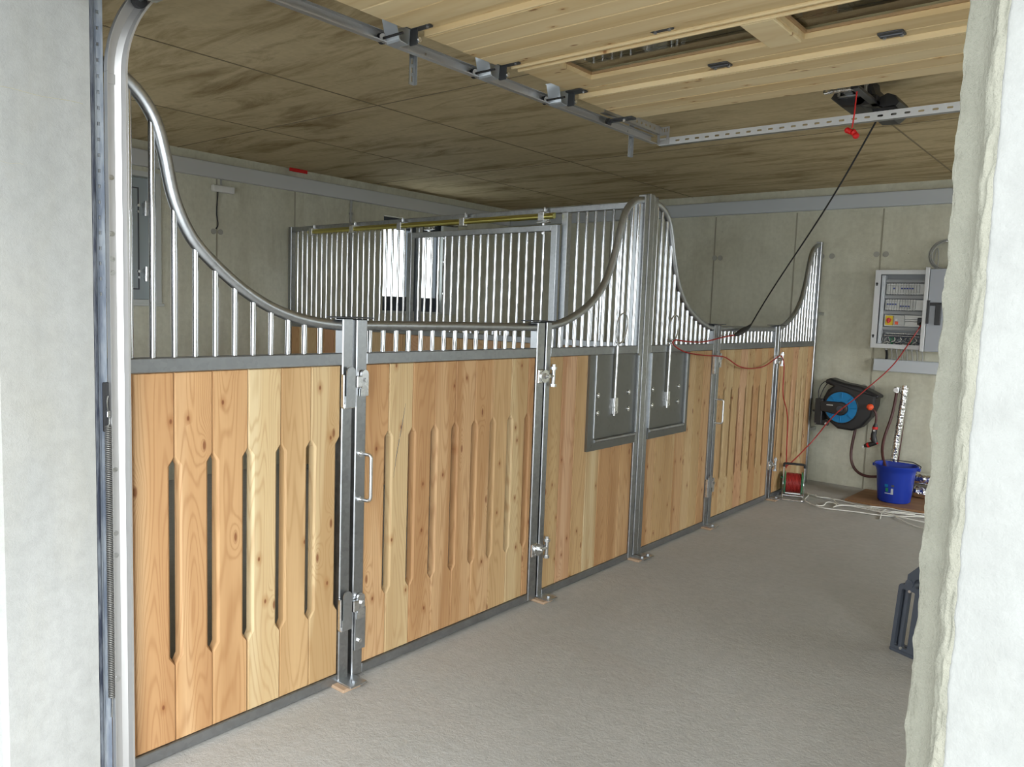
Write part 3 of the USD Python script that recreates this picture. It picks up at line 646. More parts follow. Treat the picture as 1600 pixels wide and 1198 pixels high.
# ------------------------------------------------------------------ sectional garage door, parked under the ceiling
G_ = thing('sectional_door', 'open sectional garage door of pale pine boards parked under the ceiling', 'garage door', (1.2, 2.7, 2.58))
GX0, GX1, ZF, ZR = .145, 2.235, 2.600, 2.622       # door edges, board face, rebated strip face
JY = [1.60, 2.145, 2.680, 3.205, 3.755]
def section(i, glazed):
    y0, y1 = JY[i] + .003, JY[i + 1] - .003
    sec = obj('door_section', box(GX0, GX1, y0, y1, 2.652, 2.672) if not glazed else extrude(sbox(GX0, y0, GX1, y1) - sbox(.30, y0 + .10, 1.20, y1 - .09) - sbox(1.29, y0 + .10, 2.16, y1 - .09), 2.652, 2.672, 'xy'), 'pine_b', G_, smooth=False)
    last = i == len(JY) - 2
    if glazed:
        fr = sbox(GX0, y0 + .002, GX1, y1 - .002) - sbox(.335, y0 + .125, 1.170, y1 - .105) - sbox(1.315, y0 + .125, 2.13, y1 - .105)
        obj('window_surround', extrude(fr, ZR, 2.652, 'xy'), 'pine', sec, smooth=False)
        for a, b in ((.335, 1.170), (1.315, 2.13)):
            obj('glazing_bead', extrude(sbox(a - .012, y0 + .113, b + .012, y1 - .093) - sbox(a + .012, y0 + .137, b - .012, y1 - .117), 2.643, 2.652, 'xy'), 'bead', sec, smooth=False)
            obj('pane', box(a - .03, b + .03, y0 + .095, y1 - .085, 2.658, 2.664), 'glass', sec)
        obj('mullion', rbox(1.180, 1.305, y0 + .124, y1 - .104, ZR - .010, ZR + .02, .003), 'pine_b', sec)
        for yy in (y0 + .056, y0 + .104): obj('moulding', rbox(GX0, GX1, yy, yy + .014, ZR - .012, ZR + .002, .004), 'pine_b', sec)
    else:
        s0 = .062; e = 0 if last else .040
        obj('joint_rail', rbox(GX0, GX1, y0, y0 + s0, ZR, 2.652, .002), 'pine', sec)
        if not last: obj('joint_rail', rbox(GX0, GX1, y1 - e, y1, ZR - .012, 2.652, .002), 'pine', sec)
        obj('edge_strip', rbox(GX0, GX1, y0 + s0 - .001, y0 + s0 + .012, ZF, 2.652, .002), 'pine_b', sec)
        n = 4; a, b = y0 + s0 + .012, y1 - e; w = (b - a) / n
        for k in range(n):
            q = bevelled([(GX0, a + k * w + .0006), (GX1, a + k * w + .0006), (GX1, a + (k + 1) * w - .0006), (GX0, a + (k + 1) * w - .0006)], 2.652, ZF + (.001 if k % 2 else 0), .004, 'xy')
            obj('board', q, 'pine' if (k + i) % 2 else 'pine_b', sec, smooth=28)
    if i > 0: obj('joint_gasket', box(GX0 + .01, GX1 - .01, y0 - .007, y0 + .001, 2.630, 2.66), 'joint', sec)
    return sec
secs = [section(0, False), section(1, False), section(2, True), section(3, False)]
for i in (1, 2, 3):
    for x in (.92, 1.60):
        y = JY[i]
        hp = obj('hinge', cat([extrude(rrect(x - .045, y - .030, x + .045, y + .034, .008), ZR - .006, ZR - .001, 'xy'), rod((x - .04, y, ZR - .006), (x + .04, y, ZR - .006), .005, 8)]), 'darksteel', G_)
        for sx in (-.03, .03): obj('screw', disc((x + sx, y + .022, ZR - .012), .007, .007, 'z', 8), 'zinc', hp)
def bent_yz(pts, x0, x1, th=.003):
    return extrude(LineString(np.array(pts, float)).buffer(th / 2, cap_style=2, join_style=1), x0, x1, 'yz')
def bent_strip(pts, y0, y1, th=.003):
    c = np.array(pts, float); ln = LineString(c).buffer(th / 2, cap_style=2, join_style=1)
    return extrude(ln, y0, y1, 'xz')
for i, y in enumerate((JY[1] - .005, JY[2] - .005, JY[3] - .010, JY[4] - .045)):
    yc = y
    if i < 3:
        bp = obj('roller_bracket', cat([extrude(rrect(.13, yc - .02, .225, yc + .045, .008), ZR - .008, ZR - .003, 'xy'), extrude(rrect(.118, 2.555, .160, 2.645, .006), yc + .020, yc + .024, 'xz')]), 'darksteel', G_)
        obj('bracket_cover', bent_yz([(yc - .075, 2.648), (yc - .066, 2.652), (yc - .040, 2.566), (yc - .034, 2.560), (yc + .004, 2.556), (yc + .010, 2.560), (yc + .016, 2.632)], .052, .126), 'bracket', bp)
        obj('roller', cat([disc((.024, yc - .045, 2.582), .021, .014, 'x', 22), rod((.03, yc - .045, 2.582), (.15, yc - .045, 2.582), .005, 8)]), 'blackrub', bp)
        obj('roller_rim', disc((.0375, yc - .045, 2.582), .018, .003, 'x', 22), 'white', bp)
        obj('nut', nut((.150, yc + .03, 2.575), .010, .016, 'x'), 'zinc', bp); obj('screw', disc((.205, yc + .03, ZR - .012), .007, .006, 'z', 8), 'zinc', bp)
    else:
        bp = obj('roller_bracket', cat([rbox(.06, .20, yc - .02, yc + .03, 2.590, 2.600, .002), disc((.035, yc, 2.588), .022, .014, 'x', 20), rod((.035, yc, 2.588), (.13, yc, 2.588), .005)]), 'darksteel', G_)
        obj('nut', nut((.14, yc, 2.578), .010, .012, 'z'), 'zinc', bp)
obj('cable_drum_roller', disc((.024, 1.150, 2.428), .022, .016, 'x', 24), 'blackrub', G_)
obj('roller_arm', cat([rod((.03, 1.150, 2.428), (.11, 1.150, 2.428), .005), rbox(.10, .150, 1.13, 1.17, 2.41, 2.60, .003)]), 'zinc', G_)
obj('door_seal', rbox(GX0, GX1, JY[0] - .03, JY[0], 2.61, 2.66, .01), 'blackrub', G_)

# ---- left running track: upright, bend and ceiling run
def track(x, sgn, label):
    t = thing('door_track', label, 'garage door track', (x, 1.08, 0))
    rC = .388; yv, zb = 1.0775, 2.20
    path = [(yv, .02), (yv, 1.0), (yv, zb)] + [(yv + rC - rC * math.cos(a), zb + rC * math.sin(a)) for a in np.linspace(.06, np.pi / 2, 24)] + [(3.0, zb + rC), (4.22, zb + rC)]
    def sweep(prof, lo, hi):
        """prof: closed (x, n) section, n measured towards the outside of the bend."""
        pp = np.array(path[lo:hi], float); T = np.gradient(pp, axis=0); T /= np.linalg.norm(T, axis=1)[:, None]
        N = np.stack([-T[:, 1], T[:, 0]], 1)                     # left of travel = -y on the upright, +z on the run
        rings = [np.column_stack([x + sgn * np.array(prof)[:, 0], p[0] + n[0] * np.array(prof)[:, 1], p[1] + n[1] * np.array(prof)[:, 1]]) for p, n in zip(pp, N)]
        k = len(prof); V = np.vstack(rings); F = []
        for i in range(len(rings) - 1):
            for j in range(k):
                a, b = i * k + j, i * k + (j + 1) % k
                F += [(a, b, b + k), (a, b + k, a + k)]
        import mapbox_earcut as ec
        tr = ec.triangulate_float64(np.array(prof, float), np.array([k], np.uint32)).reshape(-1, 3)
        F = np.vstack([np.array(F), tr[:, ::-1], tr + (len(rings) - 1) * k])
        m = trimesh.Trimesh(V, F, process=False); trimesh.repair.fix_normals(m); return m
    h, w, th = .025, .040, .0022
    C = [(0, h), (w * .55, h), (w * .55, h - th), (th, h - th), (th, -.004), (.0125, -.0185), (w, -h + th), (w, -h + .006), (w + th, -h + .006), (w + th, -h), (.010, -h + .003), (0, -.006)]
    obj('upright', sweep(C, 0, 3), 'alu', t); obj('bend', sweep(C, 2, 27), 'alu', t); obj('ceiling_run', sweep(C, 26, 29), 'alu', t)
    obj('joint_plate', rbox(min(x, x + sgn * .004), max(x, x + sgn * .004), yv - .022, yv + .02, 2.17, 2.20, .001), 'alu', t)
    return t
TR = track(.016, 1, 'left running track of the garage door, curving from the jamb up along the ceiling')
for z in (.35, .75, .82, 1.02, 1.62, 1.66, 1.735, 1.9): obj('bolt', disc((.018, 1.068, z), .008, .005, 'x', 10), 'zinc', TR)
for y in (2.34, 3.95): obj('bolt', disc((.018, y, 2.59), .006, .006, 'x', 8), 'zinc', TR)
for y in (2.30, 4.035):
    obj('hanger_strip', cat([extrude(sbox(y - .016, 2.462, y + .012, ZC) - unary_union([sbox(y - .006, z, y + .002, z + .022) for z in (2.475, 2.51, 2.545)]), -.016, -.012, 'yz'), rbox(-.016, .004, y + .010, y + .013, 2.462, ZC, .001)]), 'galv', TR, smooth=False)
obj('upper_rail', cat([extrude(sbox(3.62, 2.618, 4.25, 2.665) - unary_union([sbox(3.9 + .05 * i, 2.635, 3.92 + .05 * i, 2.648) for i in range(6)]), .070, .073, 'yz'), rbox(.045, .073, 3.62, 4.25, 2.618, 2.621, .001)]), 'alu', TR, smooth=False)
obj('end_bracket', extrude(sbox(.052, 2.560, .130, 2.662) - sbox(.068, 2.585, .112, 2.612) - unary_union([sbox(.060 + .017 * i, 2.632, .068 + .017 * i, 2.652) for i in range(4)]), 4.235, 4.238, 'xz'), 'alu', TR, smooth=False)
CB = thing('cross_bar', 'slotted galvanised angle bar crossing the ceiling behind the garage door', 'angle bar', (1.2, 4.22, 2.56))
sl = unary_union([rrect(.17 + .062 * i, 2.571, .197 + .062 * i, 2.581, .0045) for i in range(33)])
obj('slotted_leg', extrude(sbox(.06, 2.556, 2.33, 2.598) - sl, 4.240, 4.243, 'xz'), 'cross_steel', CB, smooth=False)
obj('flat_leg', rbox(.06, 2.33, 4.243, 4.275, 2.556, 2.559, .001), 'galv', CB)
obj('hanger_strip', rbox(2.25, 2.28, 4.244, 4.248, 2.559, ZC, .001), 'galv', CB)

# ---- side frame, gasket and tension spring behind the jamb
SF = thing('side_frame', 'dusty grey steel side frame with dark rubber seal between jamb and running track', 'door frame', (.03, 1.03, 0))
obj('frame_plate', extrude(sbox(1.001, .01, 1.052, 2.52) - unary_union([sbox(1.034, z, 1.041, z + .010) for z in np.arange(1.55, 2.4, .045)]), .010, .013, 'yz'), 'greyblue', SF, smooth=False)
obj('frame_lip', rbox(.013, .040, 1.001, 1.0035, .01, 2.52, .001), 'white', SF)
obj('side_seal', tube([(.026, 1.012, z) for z in np.linspace(.01, 2.50, 60)], 1.0, prof=np.array([(.009 * math.cos(a) , .010 * math.sin(a)) for a in np.linspace(0, 2 * np.pi, 14, endpoint=False)])), 'navy', SF)
obj('frame_rib', rbox(.013, .019, 1.024, 1.030, .01, 2.50, .001), 'greyblue', SF)
obj('guide_angle', rbox(.004, .010, 1.036, 1.050, .01, 2.5, .001), 'galv_dull', SF)
SP = thing('tension_spring', 'long dark tension spring standing beside the running track at the left jamb', 'spring', (.03, 1.046, 0))
tt = np.linspace(0, 1, 3400); nz = 150
obj('coil', tube(np.column_stack([.030 + .0085 * np.cos(tt * nz * 2 * np.pi), 1.0455 + .0085 * np.sin(tt * nz * 2 * np.pi), .30 + tt * .86]), .0022, 4), 'spring', SP, smooth=True)
obj('hook', cat([wire([(.030, 1.0455, 1.155), (.030, 1.0455, 1.20), (.032, 1.042, 1.235), (.030, 1.0455, 1.25)], .003), rbox(.022, .038, 1.040, 1.051, 1.185, 1.205, .002)]), 'zinc', SP)
obj('hook', wire([(.030, 1.0455, .305), (.030, 1.0455, .27), (.034, 1.042, .24)], .003), 'zinc', SP)
obj('end_block', rbox(.014, .022, 1.036, 1.054, 1.14, 1.29, .002), 'blackrub', SP)

# ---- opener
O = thing('door_opener', 'black electric garage door opener on a ceiling rail with red release cord', 'door opener', (1.27, 4.05, 2.5))
obj('rail', rbox(1.11, 1.15, 1.2, 4.34, 2.71, 2.745, .003), 'galv_dull', O)
obj('ceiling_strap', cat([rbox(1.07, 1.085, 4.28, 4.31, 2.70, ZC, .002), rbox(1.20, 1.215, 4.28, 4.31, 2.70, ZC, .002), rbox(1.07, 1.215, 4.28, 4.31, 2.70, 2.71, .002)]), 'galv', O)
hull = lambda p: trimesh.convex.convex_hull(np.array(p, float))
def prism(xs, z_of, y0, y1, ins=.015):
    p = []
    for x, z in xs:
        p += [(x, y0 + ins, z), (x, y1 - ins, z)]
    cx = np.mean([a for a, _ in xs]); cz = np.mean([b for _, b in xs])
    for x, z in xs:
        p += [(cx + (x - cx) * .9, y0, cz + (z - cz) * .9), (cx + (x - cx) * .9, y1, cz + (z - cz) * .9)]
    return hull(p)
def mz(pts): return [(2.455 + (x - 2.455) * 1.1125, 1.55 + (z - 1.55) * 1.1125) for x, z in pts]
obj('motor_head', prism(mz([(1.185, 2.612), (1.172, 2.595), (1.225, 2.548), (1.315, 2.538), (1.372, 2.585), (1.355, 2.632), (1.27, 2.642), (1.20, 2.635)]), None, 4.30, 4.56), 'black', O)
obj('gear_cover', prism(mz([(1.20, 2.672), (1.215, 2.63), (1.325, 2.62), (1.345, 2.64), (1.338, 2.672)]), None, 4.34, 4.52), 'black', O)
obj('lamp_housing', prism(mz([(1.375, 2.585), (1.372, 2.545), (1.40, 2.530), (1.455, 2.530), (1.468, 2.55), (1.445, 2.585), (1.41, 2.60)]), None, 4.36, 4.62), 'black', O)
obj('vent_cover', prism(mz([(1.345, 2.535), (1.355, 2.492), (1.43, 2.488), (1.46, 2.515), (1.45, 2.54)]), None, 4.36, 4.56), 'black', O)
obj('arm_spring', cat([tube(np.column_stack([np.linspace(1.115, 1.235, 260), 4.0 + .008 * np.cos(np.linspace(0, 40 * np.pi, 260)), 2.66 + .008 * np.sin(np.linspace(0, 40 * np.pi, 260))]), .002, 4), rod((1.10, 4.0, 2.655), (1.14, 4.0, 2.662), .006), rbox(1.095, 1.10, 3.99, 4.01, 2.655, 2.705, .001), rbox(1.13, 1.135, 3.99, 4.01, 2.66, 2.71, .001)]), 'zinc', O)
rc = obj('release_cord', wire([(1.252, 4.0, 2.645), (1.250, 4.0, 2.60), (1.246, 4.0, 2.52), (1.241, 4.0, 2.475)], .0035), 'red', O)
obj('release_arm', cat([rbox(1.225, 1.262, 3.98, 4.36, 2.655, 2.675, .004), rbox(1.15, 1.262, 4.30, 4.36, 2.655, 2.70, .004)]), 'black', O)
obj('pull_knob', cat([rod((1.222, 4.0, 2.466), (1.243, 3.998, 2.456), .013), rod((1.243, 4.0, 2.462), (1.262, 4.02, 2.436), .014), trimesh.creation.icosphere(2, .015).apply_translation((1.262, 4.0, 2.437)), trimesh.creation.icosphere(2, .014).apply_translation((1.221, 4.0, 2.467))]), 'red', rc)
pc = thing('power_cord', 'thin black power cord stretched from the opener down to the stall rail', 'power cord', (1.2, 4.44, 2.5))
p0, p1 = np.array([1.228, 4.44, 2.600]), np.array([.045, 5.83, 1.503])
s_ = np.linspace(0, 1, 30)
L = p0 + (p1 - p0) * s_[:, None]; L[:, 2] -= .02 * np.sin(np.pi * s_) ; L[:, 0] += .01 * np.sin(2 * np.pi * s_)
obj('cord', tube(L, .0048, 8), 'blackrub', pc)
obj('connector', tube([(.045, 5.83, 1.503), (.036, 5.80, 1.480), (.034, 5.76, 1.466), (.033, 5.70, 1.452), (.033, 5.62, 1.430), (.033, 5.56, 1.420)], [.006, .014, .021, .022, .018, .008], 12), 'black', pc)

# ------------------------------------------------------------------ red cables
rcb = thing('extension_cable', 'red cable from black connector, through pull loop, sagging across the far door to the reel', 'extension cable', (.03, 6, .3))
def on_line(pts, x): return [(x, y, z) for y, z in pts]
P1_ = on_line([(5.555, 1.419), (5.267, 1.396), (5.015, 1.375), (4.776, 1.382), (4.640, 1.392)], .034)
P2_ = on_line([(4.640, 1.392), (4.60, 1.377), (4.691, 1.332), (4.879, 1.298), (5.077, 1.281), (5.284, 1.272), (5.416, 1.259), (5.629, 1.196), (5.812, 1.165), (6.001, 1.158), (6.195, 1.172), (6.366, 1.214), (6.49, 1.245)], .034)
P3_ = on_line([(6.49, 1.245), (6.56, 1.18), (6.575, 1.005), (6.601, .893), (6.698, .775), (6.755, .546), (6.772, .375)], .05) + [(.045, 6.80, .25)]
obj('cable', cat([wire(P1_, .0048), wire(P2_, .0048, 90), wire(P3_, .0048, 80)]), 'redcable', rcb)
rc2 = thing('extension_cable', 'red cable running diagonally up from the floor reel past the hose reel to the cabinet', 'extension cable', (.4, 7.3, .3))
obj('cable', wire([(.03, 6.83, .255), (.06, 6.95, .31), (.085, 7.12, .385), (.115, 7.25, .46), (.20, 7.28, .60), (.30, 7.29, .735), (.41, 7.30, .845), (.51, 7.33, .955), (.60, 7.38, 1.06), (.70, 7.44, 1.195), (.79, 7.46, 1.36), (.84, 7.48, 1.46), (.876, 7.53, 1.555)], .0055, 90), 'redcable', rc2)
obj('plug', cat([rod((.87, 7.515, 1.54), (.885, 7.56, 1.575), .018), rod((.885, 7.56, 1.575), (.888, 7.60, 1.585), .024)]), 'black', rc2)

# ------------------------------------------------------------------ cable reel on its stand
CR = thing('cable_reel', 'small red cable reel in a tubular stand on the floor beside the far stall', 'cable reel', (.09, 6.8, 0))
cx, cy, cz = .105, 6.83, .125
ax = np.array([.94, .34, 0.0]); ay = np.array([-.34, .94, 0.0]); up = np.array([0, 0, 1.0])
def crp(a, b, c): return np.array([cx, cy, 0]) + ax * a + ay * b + up * c
def ring(a, r, n=28): return [crp(a, r * math.cos(t), cz + r * math.sin(t)) for t in np.linspace(0, 2 * np.pi, n)]
obj('drum', tube([crp(a, 0, cz) for a in (-.062, 0, .062)], .080, 28), 'redcable', CR)
obj('cable_winding', cat([tube(ring(a, .083), .0050, 6, cap=False) for a in np.linspace(-.055, .055, 11)]), 'redcable', CR)
for s in (-1, 1): obj('flange', tube([crp(s * .066, 0, cz), crp(s * .069, 0, cz), crp(s * .072, 0, cz)], .098, 30), 'green', CR)
obj('stand', cat([tube(filleted([crp(s * .085, -.02, .275), crp(s * .085, -.02, .10), crp(s * .085, -.12, .008), ], .03, 6), .0065, 8) for s in (-1, 1)] + [tube(filleted([crp(-.085, -.12, .008), crp(-.085, -.19, .008), crp(.085, -.19, .008), crp(.085, -.12, .008)], .03, 7), .0065, 8), rod(crp(-.085, -.10, .03), crp(.085, -.10, .03), .0065), tube(filleted([crp(-.085, -.02, .09), crp(-.085, .10, .008), crp(.085, .10, .008), crp(.085, -.02, .09)], .03, 7), .0065, 8)]), 'zinc', CR)
obj('carrying_handle', tube(filleted([crp(-.085, -.02, .265), crp(-.085, -.02, .295), crp(.085, -.02, .295), crp(.085, -.02, .265)], .02, 6), .0105, 10), 'blackrub', CR)
obj('crank', cat([rod(crp(-.07, 0, cz), crp(-.085, 0, cz), .012), rod(crp(-.083, 0, cz), crp(-.083, .05, cz + .03), .006), rod(crp(-.083, .05, cz + .03), crp(-.105, .05, cz + .03), .008)]), 'green', CR)

# ------------------------------------------------------------------ hose reel on the rear wall
HR = thing('hose_reel', 'black wall-mounted hose reel with a bright blue side disc and orange outlet', 'hose reel', (.3, YB, .76))
sc_ = .965
def hp_(x, z): return (x, z)
outl = Polygon([(.13, 1.005), (.17, 1.02), (.29, .985), (.44, .965), (.585, .90), (.60, .885), (.565, .875), (.56, .80), (.53, .70), (.455, .60), (.385, .565), (.26, .57), (.165, .64), (.125, .73), (.12, .84), (.155, .915), (.205, .955), (.125, .98)])
outl = outl.buffer(-.012).buffer(.018, quad_segs=3)
pp = np.array(outl.exterior.coords)[:-1]
if Polygon(pp).exterior.is_ccw is False: pp = pp[::-1]
obj('housing', bevelled(pp, 7.58, 7.44, .022, 'xz'), 'black', HR)
obj('rear_cover', bevelled(pp * .96 + np.array([.015, .03]), 7.58, 7.66, .02, 'xz'), 'black', HR)
dc = np.array([.282, .765])
dp = obj('disc', disc((dc[0], 7.435, dc[1]), .143, .02, 'y', 40), 'reelblue', HR, label='bright blue reel disc')
obj('disc_rim', tube([(dc[0] + .146 * math.cos(t), 7.441, dc[1] + .146 * math.sin(t)) for t in np.linspace(0, 2 * np.pi, 48)], .008, 8, cap=False), 'black', dp)
obj('disc_rib', cat([rod((dc[0] + .085 * math.cos(t), 7.433, dc[1] + .085 * math.sin(t)), (dc[0] + .135 * math.cos(t), 7.433, dc[1] + .135 * math.sin(t)), .004, 6) for t in np.arange(0, 2 * np.pi, np.pi / 4)]), 'reelblue', dp)
arm = unary_union([Point(.285, .755).buffer(.062), Polygon([(.10, .81), (.285, .815), (.285, .695), (.11, .72)])])
ap = np.array(arm.exterior.coords)[:-1]; ap = ap if Polygon(ap).exterior.is_ccw else ap[::-1]
abp = obj('arm', bevelled(ap, 7.435, 7.395, .010, 'xz'), 'black', HR)
obj('badge', rbox(.165, .222, 7.391, 7.396, .776, .788, .001), 'greycable', abp)
obj('hub', disc((.285, 7.396, .755), .028, -.012, 'y', 16), 'charcoal', abp)
br = obj('wall_plate', cat([rbox(.06, .125, 7.40, 7.45, .60, .83, .004), rbox(.075, .115, 7.45, YB - .002, .62, .80, .004), rbox(.06, .185, 7.42, 7.44, .585, .635, .004), rbox(.035, .07, 7.41, 7.44, .705, .720, .002)]), 'black', HR)
for x in (.07, .165): obj('screw', disc((x, 7.415, .605), .011, -.008, 'y', 10), 'white', br)
obj('lead', cat([wire([(.155, 7.45, 1.0), (.10, 7.44, .97), (.075, 7.43, .88), (.085, 7.43, .82)], .0045), wire([(.165, 7.45, .99), (.13, 7.44, .95), (.10, 7.43, .87), (.09, 7.43, .82)], .0045)]), 'blackrub', HR)
obj('outlet_ball', trimesh.creation.icosphere(3, .030).apply_translation((.533, 7.43, .795)), 'orange', HR, label='orange ball at the hose outlet')
hs = obj('hose', wire([(.545, 7.43, .785), (.580, 7.43, .755), (.592, 7.43, .70), (.590, 7.43, .655)], .0105, 24, 10), 'hose', HR)
nz_ = obj('spray_nozzle', cat([tube([(.590, 7.43, .655), (.589, 7.43, .63), (.586, 7.43, .59), (.580, 7.43, .545), (.585, 7.43, .51), (.600, 7.43, .478)], [.012, .020, .022, .024, .028, .022], 12), tube([(.608, 7.43, .486), (.570, 7.43, .466), (.530, 7.43, .448), (.510, 7.43, .440)], [.020, .022, .020, .013], 12)]), 'black', HR)
obj('grip_ring', cat([disc((.5885, 7.43, .602), .0235, .022, 'z', 14), rod((.56, 7.43, .505), (.575, 7.43, .535), .010), rod((.535, 7.43, .450), (.550, 7.43, .457), .023), rod((.602, 7.43, .475), (.62, 7.43, .482), .012)]), 'red', nz_)
obj('nozzle_tip', cat([rod((.512, 7.43, .440), (.493, 7.43, .432), .012), disc((.5885, 7.41, .592), .009, -.008, 'y', 8)]), 'white', nz_)
obj('feed_hose', wire([(.405, 7.50, .585), (.397, 7.49, .50), (.388, 7.48, .38), (.40, 7.47, .28), (.45, 7.46, .20), (.53, 7.45, .168), (.62, 7.45, .175), (.72, 7.48, .19)], .0125, 50, 10), 'hose', HR)

# ------------------------------------------------------------------ bucket, board, pipes
BD = obj('floor_board', (lambda m: m)(extrude(Polygon([(.49, 7.03), (.505, 7.60), (.99, 7.66), (1.18, 7.40), (1.10, 7.06), (.70, 7.02)]), .001, .019, 'xy')), 'chip', label='flat brown board lying on the floor under the blue bucket', cat='board', smooth=False)
BK = thing('bucket', 'blue plastic feed bucket standing on the brown board', 'bucket', (.83, 7.28, .019))
bx, by = .822, 7.28
def ov(z, rx, ry, n=48, flat=0.0):
    out = []
    for t in np.linspace(0, 2 * np.pi, n, endpoint=False):
        y = ry * math.sin(t)
        if flat: y = min(y, ry * (1 - flat))
        out.append((bx + rx * math.cos(t), by + y, z))
    return np.array(out)
def loft(rings, cap0=True):
    k = len(rings[0]); V = np.vstack(rings); F = []
    for i in range(len(rings) - 1):
        for j in range(k):
            a, b = i * k + j, i * k + (j + 1) % k
            F += [(a, b, b + k), (a, b + k, a + k)]
    if cap0:
        V = np.vstack([V, rings[0].mean(0), rings[-1].mean(0)])
        for j in range(k): F += [(len(V) - 2, (j + 1) % k, j), (len(V) - 1, (len(rings) - 1) * k + j, (len(rings) - 1) * k + (j + 1) % k)]
    return trimesh.Trimesh(V, np.array(F), process=False)
fl_ = .28
obj('bucket_body', loft([ov(.020, .120, .125, flat=fl_), ov(.030, .130, .135, flat=fl_), ov(.16, .142, .147, flat=fl_), ov(.275, .152, .157, flat=fl_), ov(.30, .160, .165, flat=fl_), ov(.318, .172, .175, flat=fl_), ov(.334, .176, .180, flat=fl_), ov(.340, .172, .176, flat=fl_), ov(.334, .164, .168, flat=fl_), ov(.275, .146, .151, flat=fl_), ov(.16, .137, .142, flat=fl_), ov(.034, .125, .13, flat=fl_)]), 'blue', BK, smooth=38)
obj('handle', tube(filleted([(bx - .178, by, .315), (bx - .188, by + .05, .338), (bx - .09, by + .19, .345), (bx + .09, by + .19, .345), (bx + .186, by + .05, .338), (bx + .178, by, .315)], .03, 6), .004, 8), 'darksteel', BK)
obj('handle_lug', rbox(bx - .19, bx - .165, by - .015, by + .015, .305, .33, .003), 'blue', BK)
obj('handle_lug', rbox(bx + .165, bx + .19, by - .015, by + .015, .305, .33, .003), 'blue', BK)
def on_bucket(x, z, pad=.0012):
    r = .130 + (z - .03) * .091; ry = r + .005; return by - ry * math.sqrt(max(0, 1 - (x / r) ** 2)) - pad
def decal(x0, x1, z0, z1):
    g = grid_sheet(lambda u, v: np.stack([bx + x0 + (x1 - x0) * u, np.vectorize(on_bucket)(x0 + (x1 - x0) * u, z0 + (z1 - z0) * v), z0 + (z1 - z0) * v], -1), 8, 6)
    return g
for x0, x1, z0, z1, m in ((-.045, .012, .10, .108, 'duct'), (.004, .022, .098, .15, 'duct'), (.006, .028, .165, .182, 'darksteel'), (-.040, -.018, .118, .150, 'green'), (-.048, -.020, .160, .182, 'reelblue')):
    obj('print_mark', decal(x0, x1, z0, z1), m, BK, smooth=True)
SB = thing('insulated_pipe', 'upright pipe wrapped in shiny foil rising from behind the blue bucket', 'pipe', (.73, 7.62, 0))
zz = np.linspace(.05, .925, 60); rj = .030 + .0022 * (meshkit.fbm(np.stack([zz * 30, zz * 0, zz * 0], -1), 3, 5) - .5)
obj('foil_wrap', tube(np.column_stack([.700 + .075 * zz, np.full(60, 7.60), zz]), rj, 18), 'foil', SB)
obj('pipe_end', cat([disc((.765, 7.60, .925), .034, .055, 'z', 18), disc((.765, 7.60, .98), .022, .02, 'z', 14)]), 'foil', SB)
SB2 = thing('water_hose', 'brown hose hanging beside the foil pipe down into the bucket', 'hose', (.68, 7.55, .1))
obj('hose', wire([(.705, 7.60, .955), (.70, 7.58, .85), (.685, 7.55, .70), (.655, 7.52, .55), (.655, 7.46, .42), (.70, 7.38, .32), (.74, 7.33, .24)], .0125, 60, 10), 'hose', SB2)
obj('hose_valve', cat([disc((.705, 7.60, .93), .024, .05, 'z', 14), disc((.70, 7.57, .955), .020, .03, 'y', 12)]), 'zinc', SB2)
SB3 = thing('water_hose', 'thin brown hose clinging to the right side of the foil pipe', 'hose', (.78, 7.65, .1))
obj('hose', wire([(.775, 7.645, .93), (.768, 7.64, .70), (.755, 7.64, .45), (.745, 7.64, .20), (.75, 7.64, .04)], .010, 40, 10), 'hose', SB3)
for i, (z, lab) in enumerate(((.205, 'upper of two foil-wrapped pipes lying level behind the bucket'), (.085, 'lower of two foil-wrapped pipes lying level behind the bucket'))):
    t = thing('foil_duct', lab, 'pipe', (1.3, 7.56, z))
    xx = np.linspace(.92, 1.9, 60); rj = .052 + .004 * (meshkit.fbm(np.stack([xx * 25, xx * 0 + i, xx * 0], -1), 3, 6 + i) - .5)
    obj('foil_wrap', tube(np.column_stack([xx, np.full(60, 7.58), np.full(60, z - .012)]), rj, 16), 'foil', t)
    obj('pipe_saddle', cat([rbox(q - .012, q + .012, 7.55, YB - .001, z - .075 if i else z - .07, z - .06, .002) for q in (1.15, 1.6)] + [rbox(q - .012, q + .012, 7.632, YB - .001, z - .02, z + .0, .002) for q in (1.15, 1.6)]), 'galv', t)

# ------------------------------------------------------------------ switch cabinet
CX0, CX1, CZ0, CZ1, CY = .468, .886, 1.325, 2.018, YB - .16
CBN = thing('switch_cabinet', 'open grey electrical switch cabinet with rows of breakers on the rear wall', 'switch cabinet', (.68, YB, 1.32))
obj('cabinet_body', cat([extrude(sbox(CX0, CZ0, CX1, CZ1) - sbox(CX0 + .045, CZ0 + .038, CX1 - .012, CZ1 - .038), CY, CY + .012, 'xz'),
    extrude(sbox(CX0, CZ0, CX1, CZ1) - sbox(CX0 + .008, CZ0 + .008, CX1 - .008, CZ1 - .008), CY + .012, YB - .001, 'xz')]), 'cab', CBN, smooth=False)
obj('back_plate', box(CX0 + .008, CX1 - .008, YB - .05, YB - .044, CZ0 + .008, CZ1 - .008), 'cab_in', CBN)
for z in (CZ0 + .11, CZ1 - .12): obj('lock', cat([disc((CX0 + .018, CY, z), .009, -.006, 'y', 12), rbox(CX0 + .012, CX0 + .024, CY - .006, CY, z - .02, z, .002)]), 'black', CBN)
YI = YB - .10
rows = [(CZ1 - .165, 12, .0215), (CZ1 - .305, 11, .0215)]
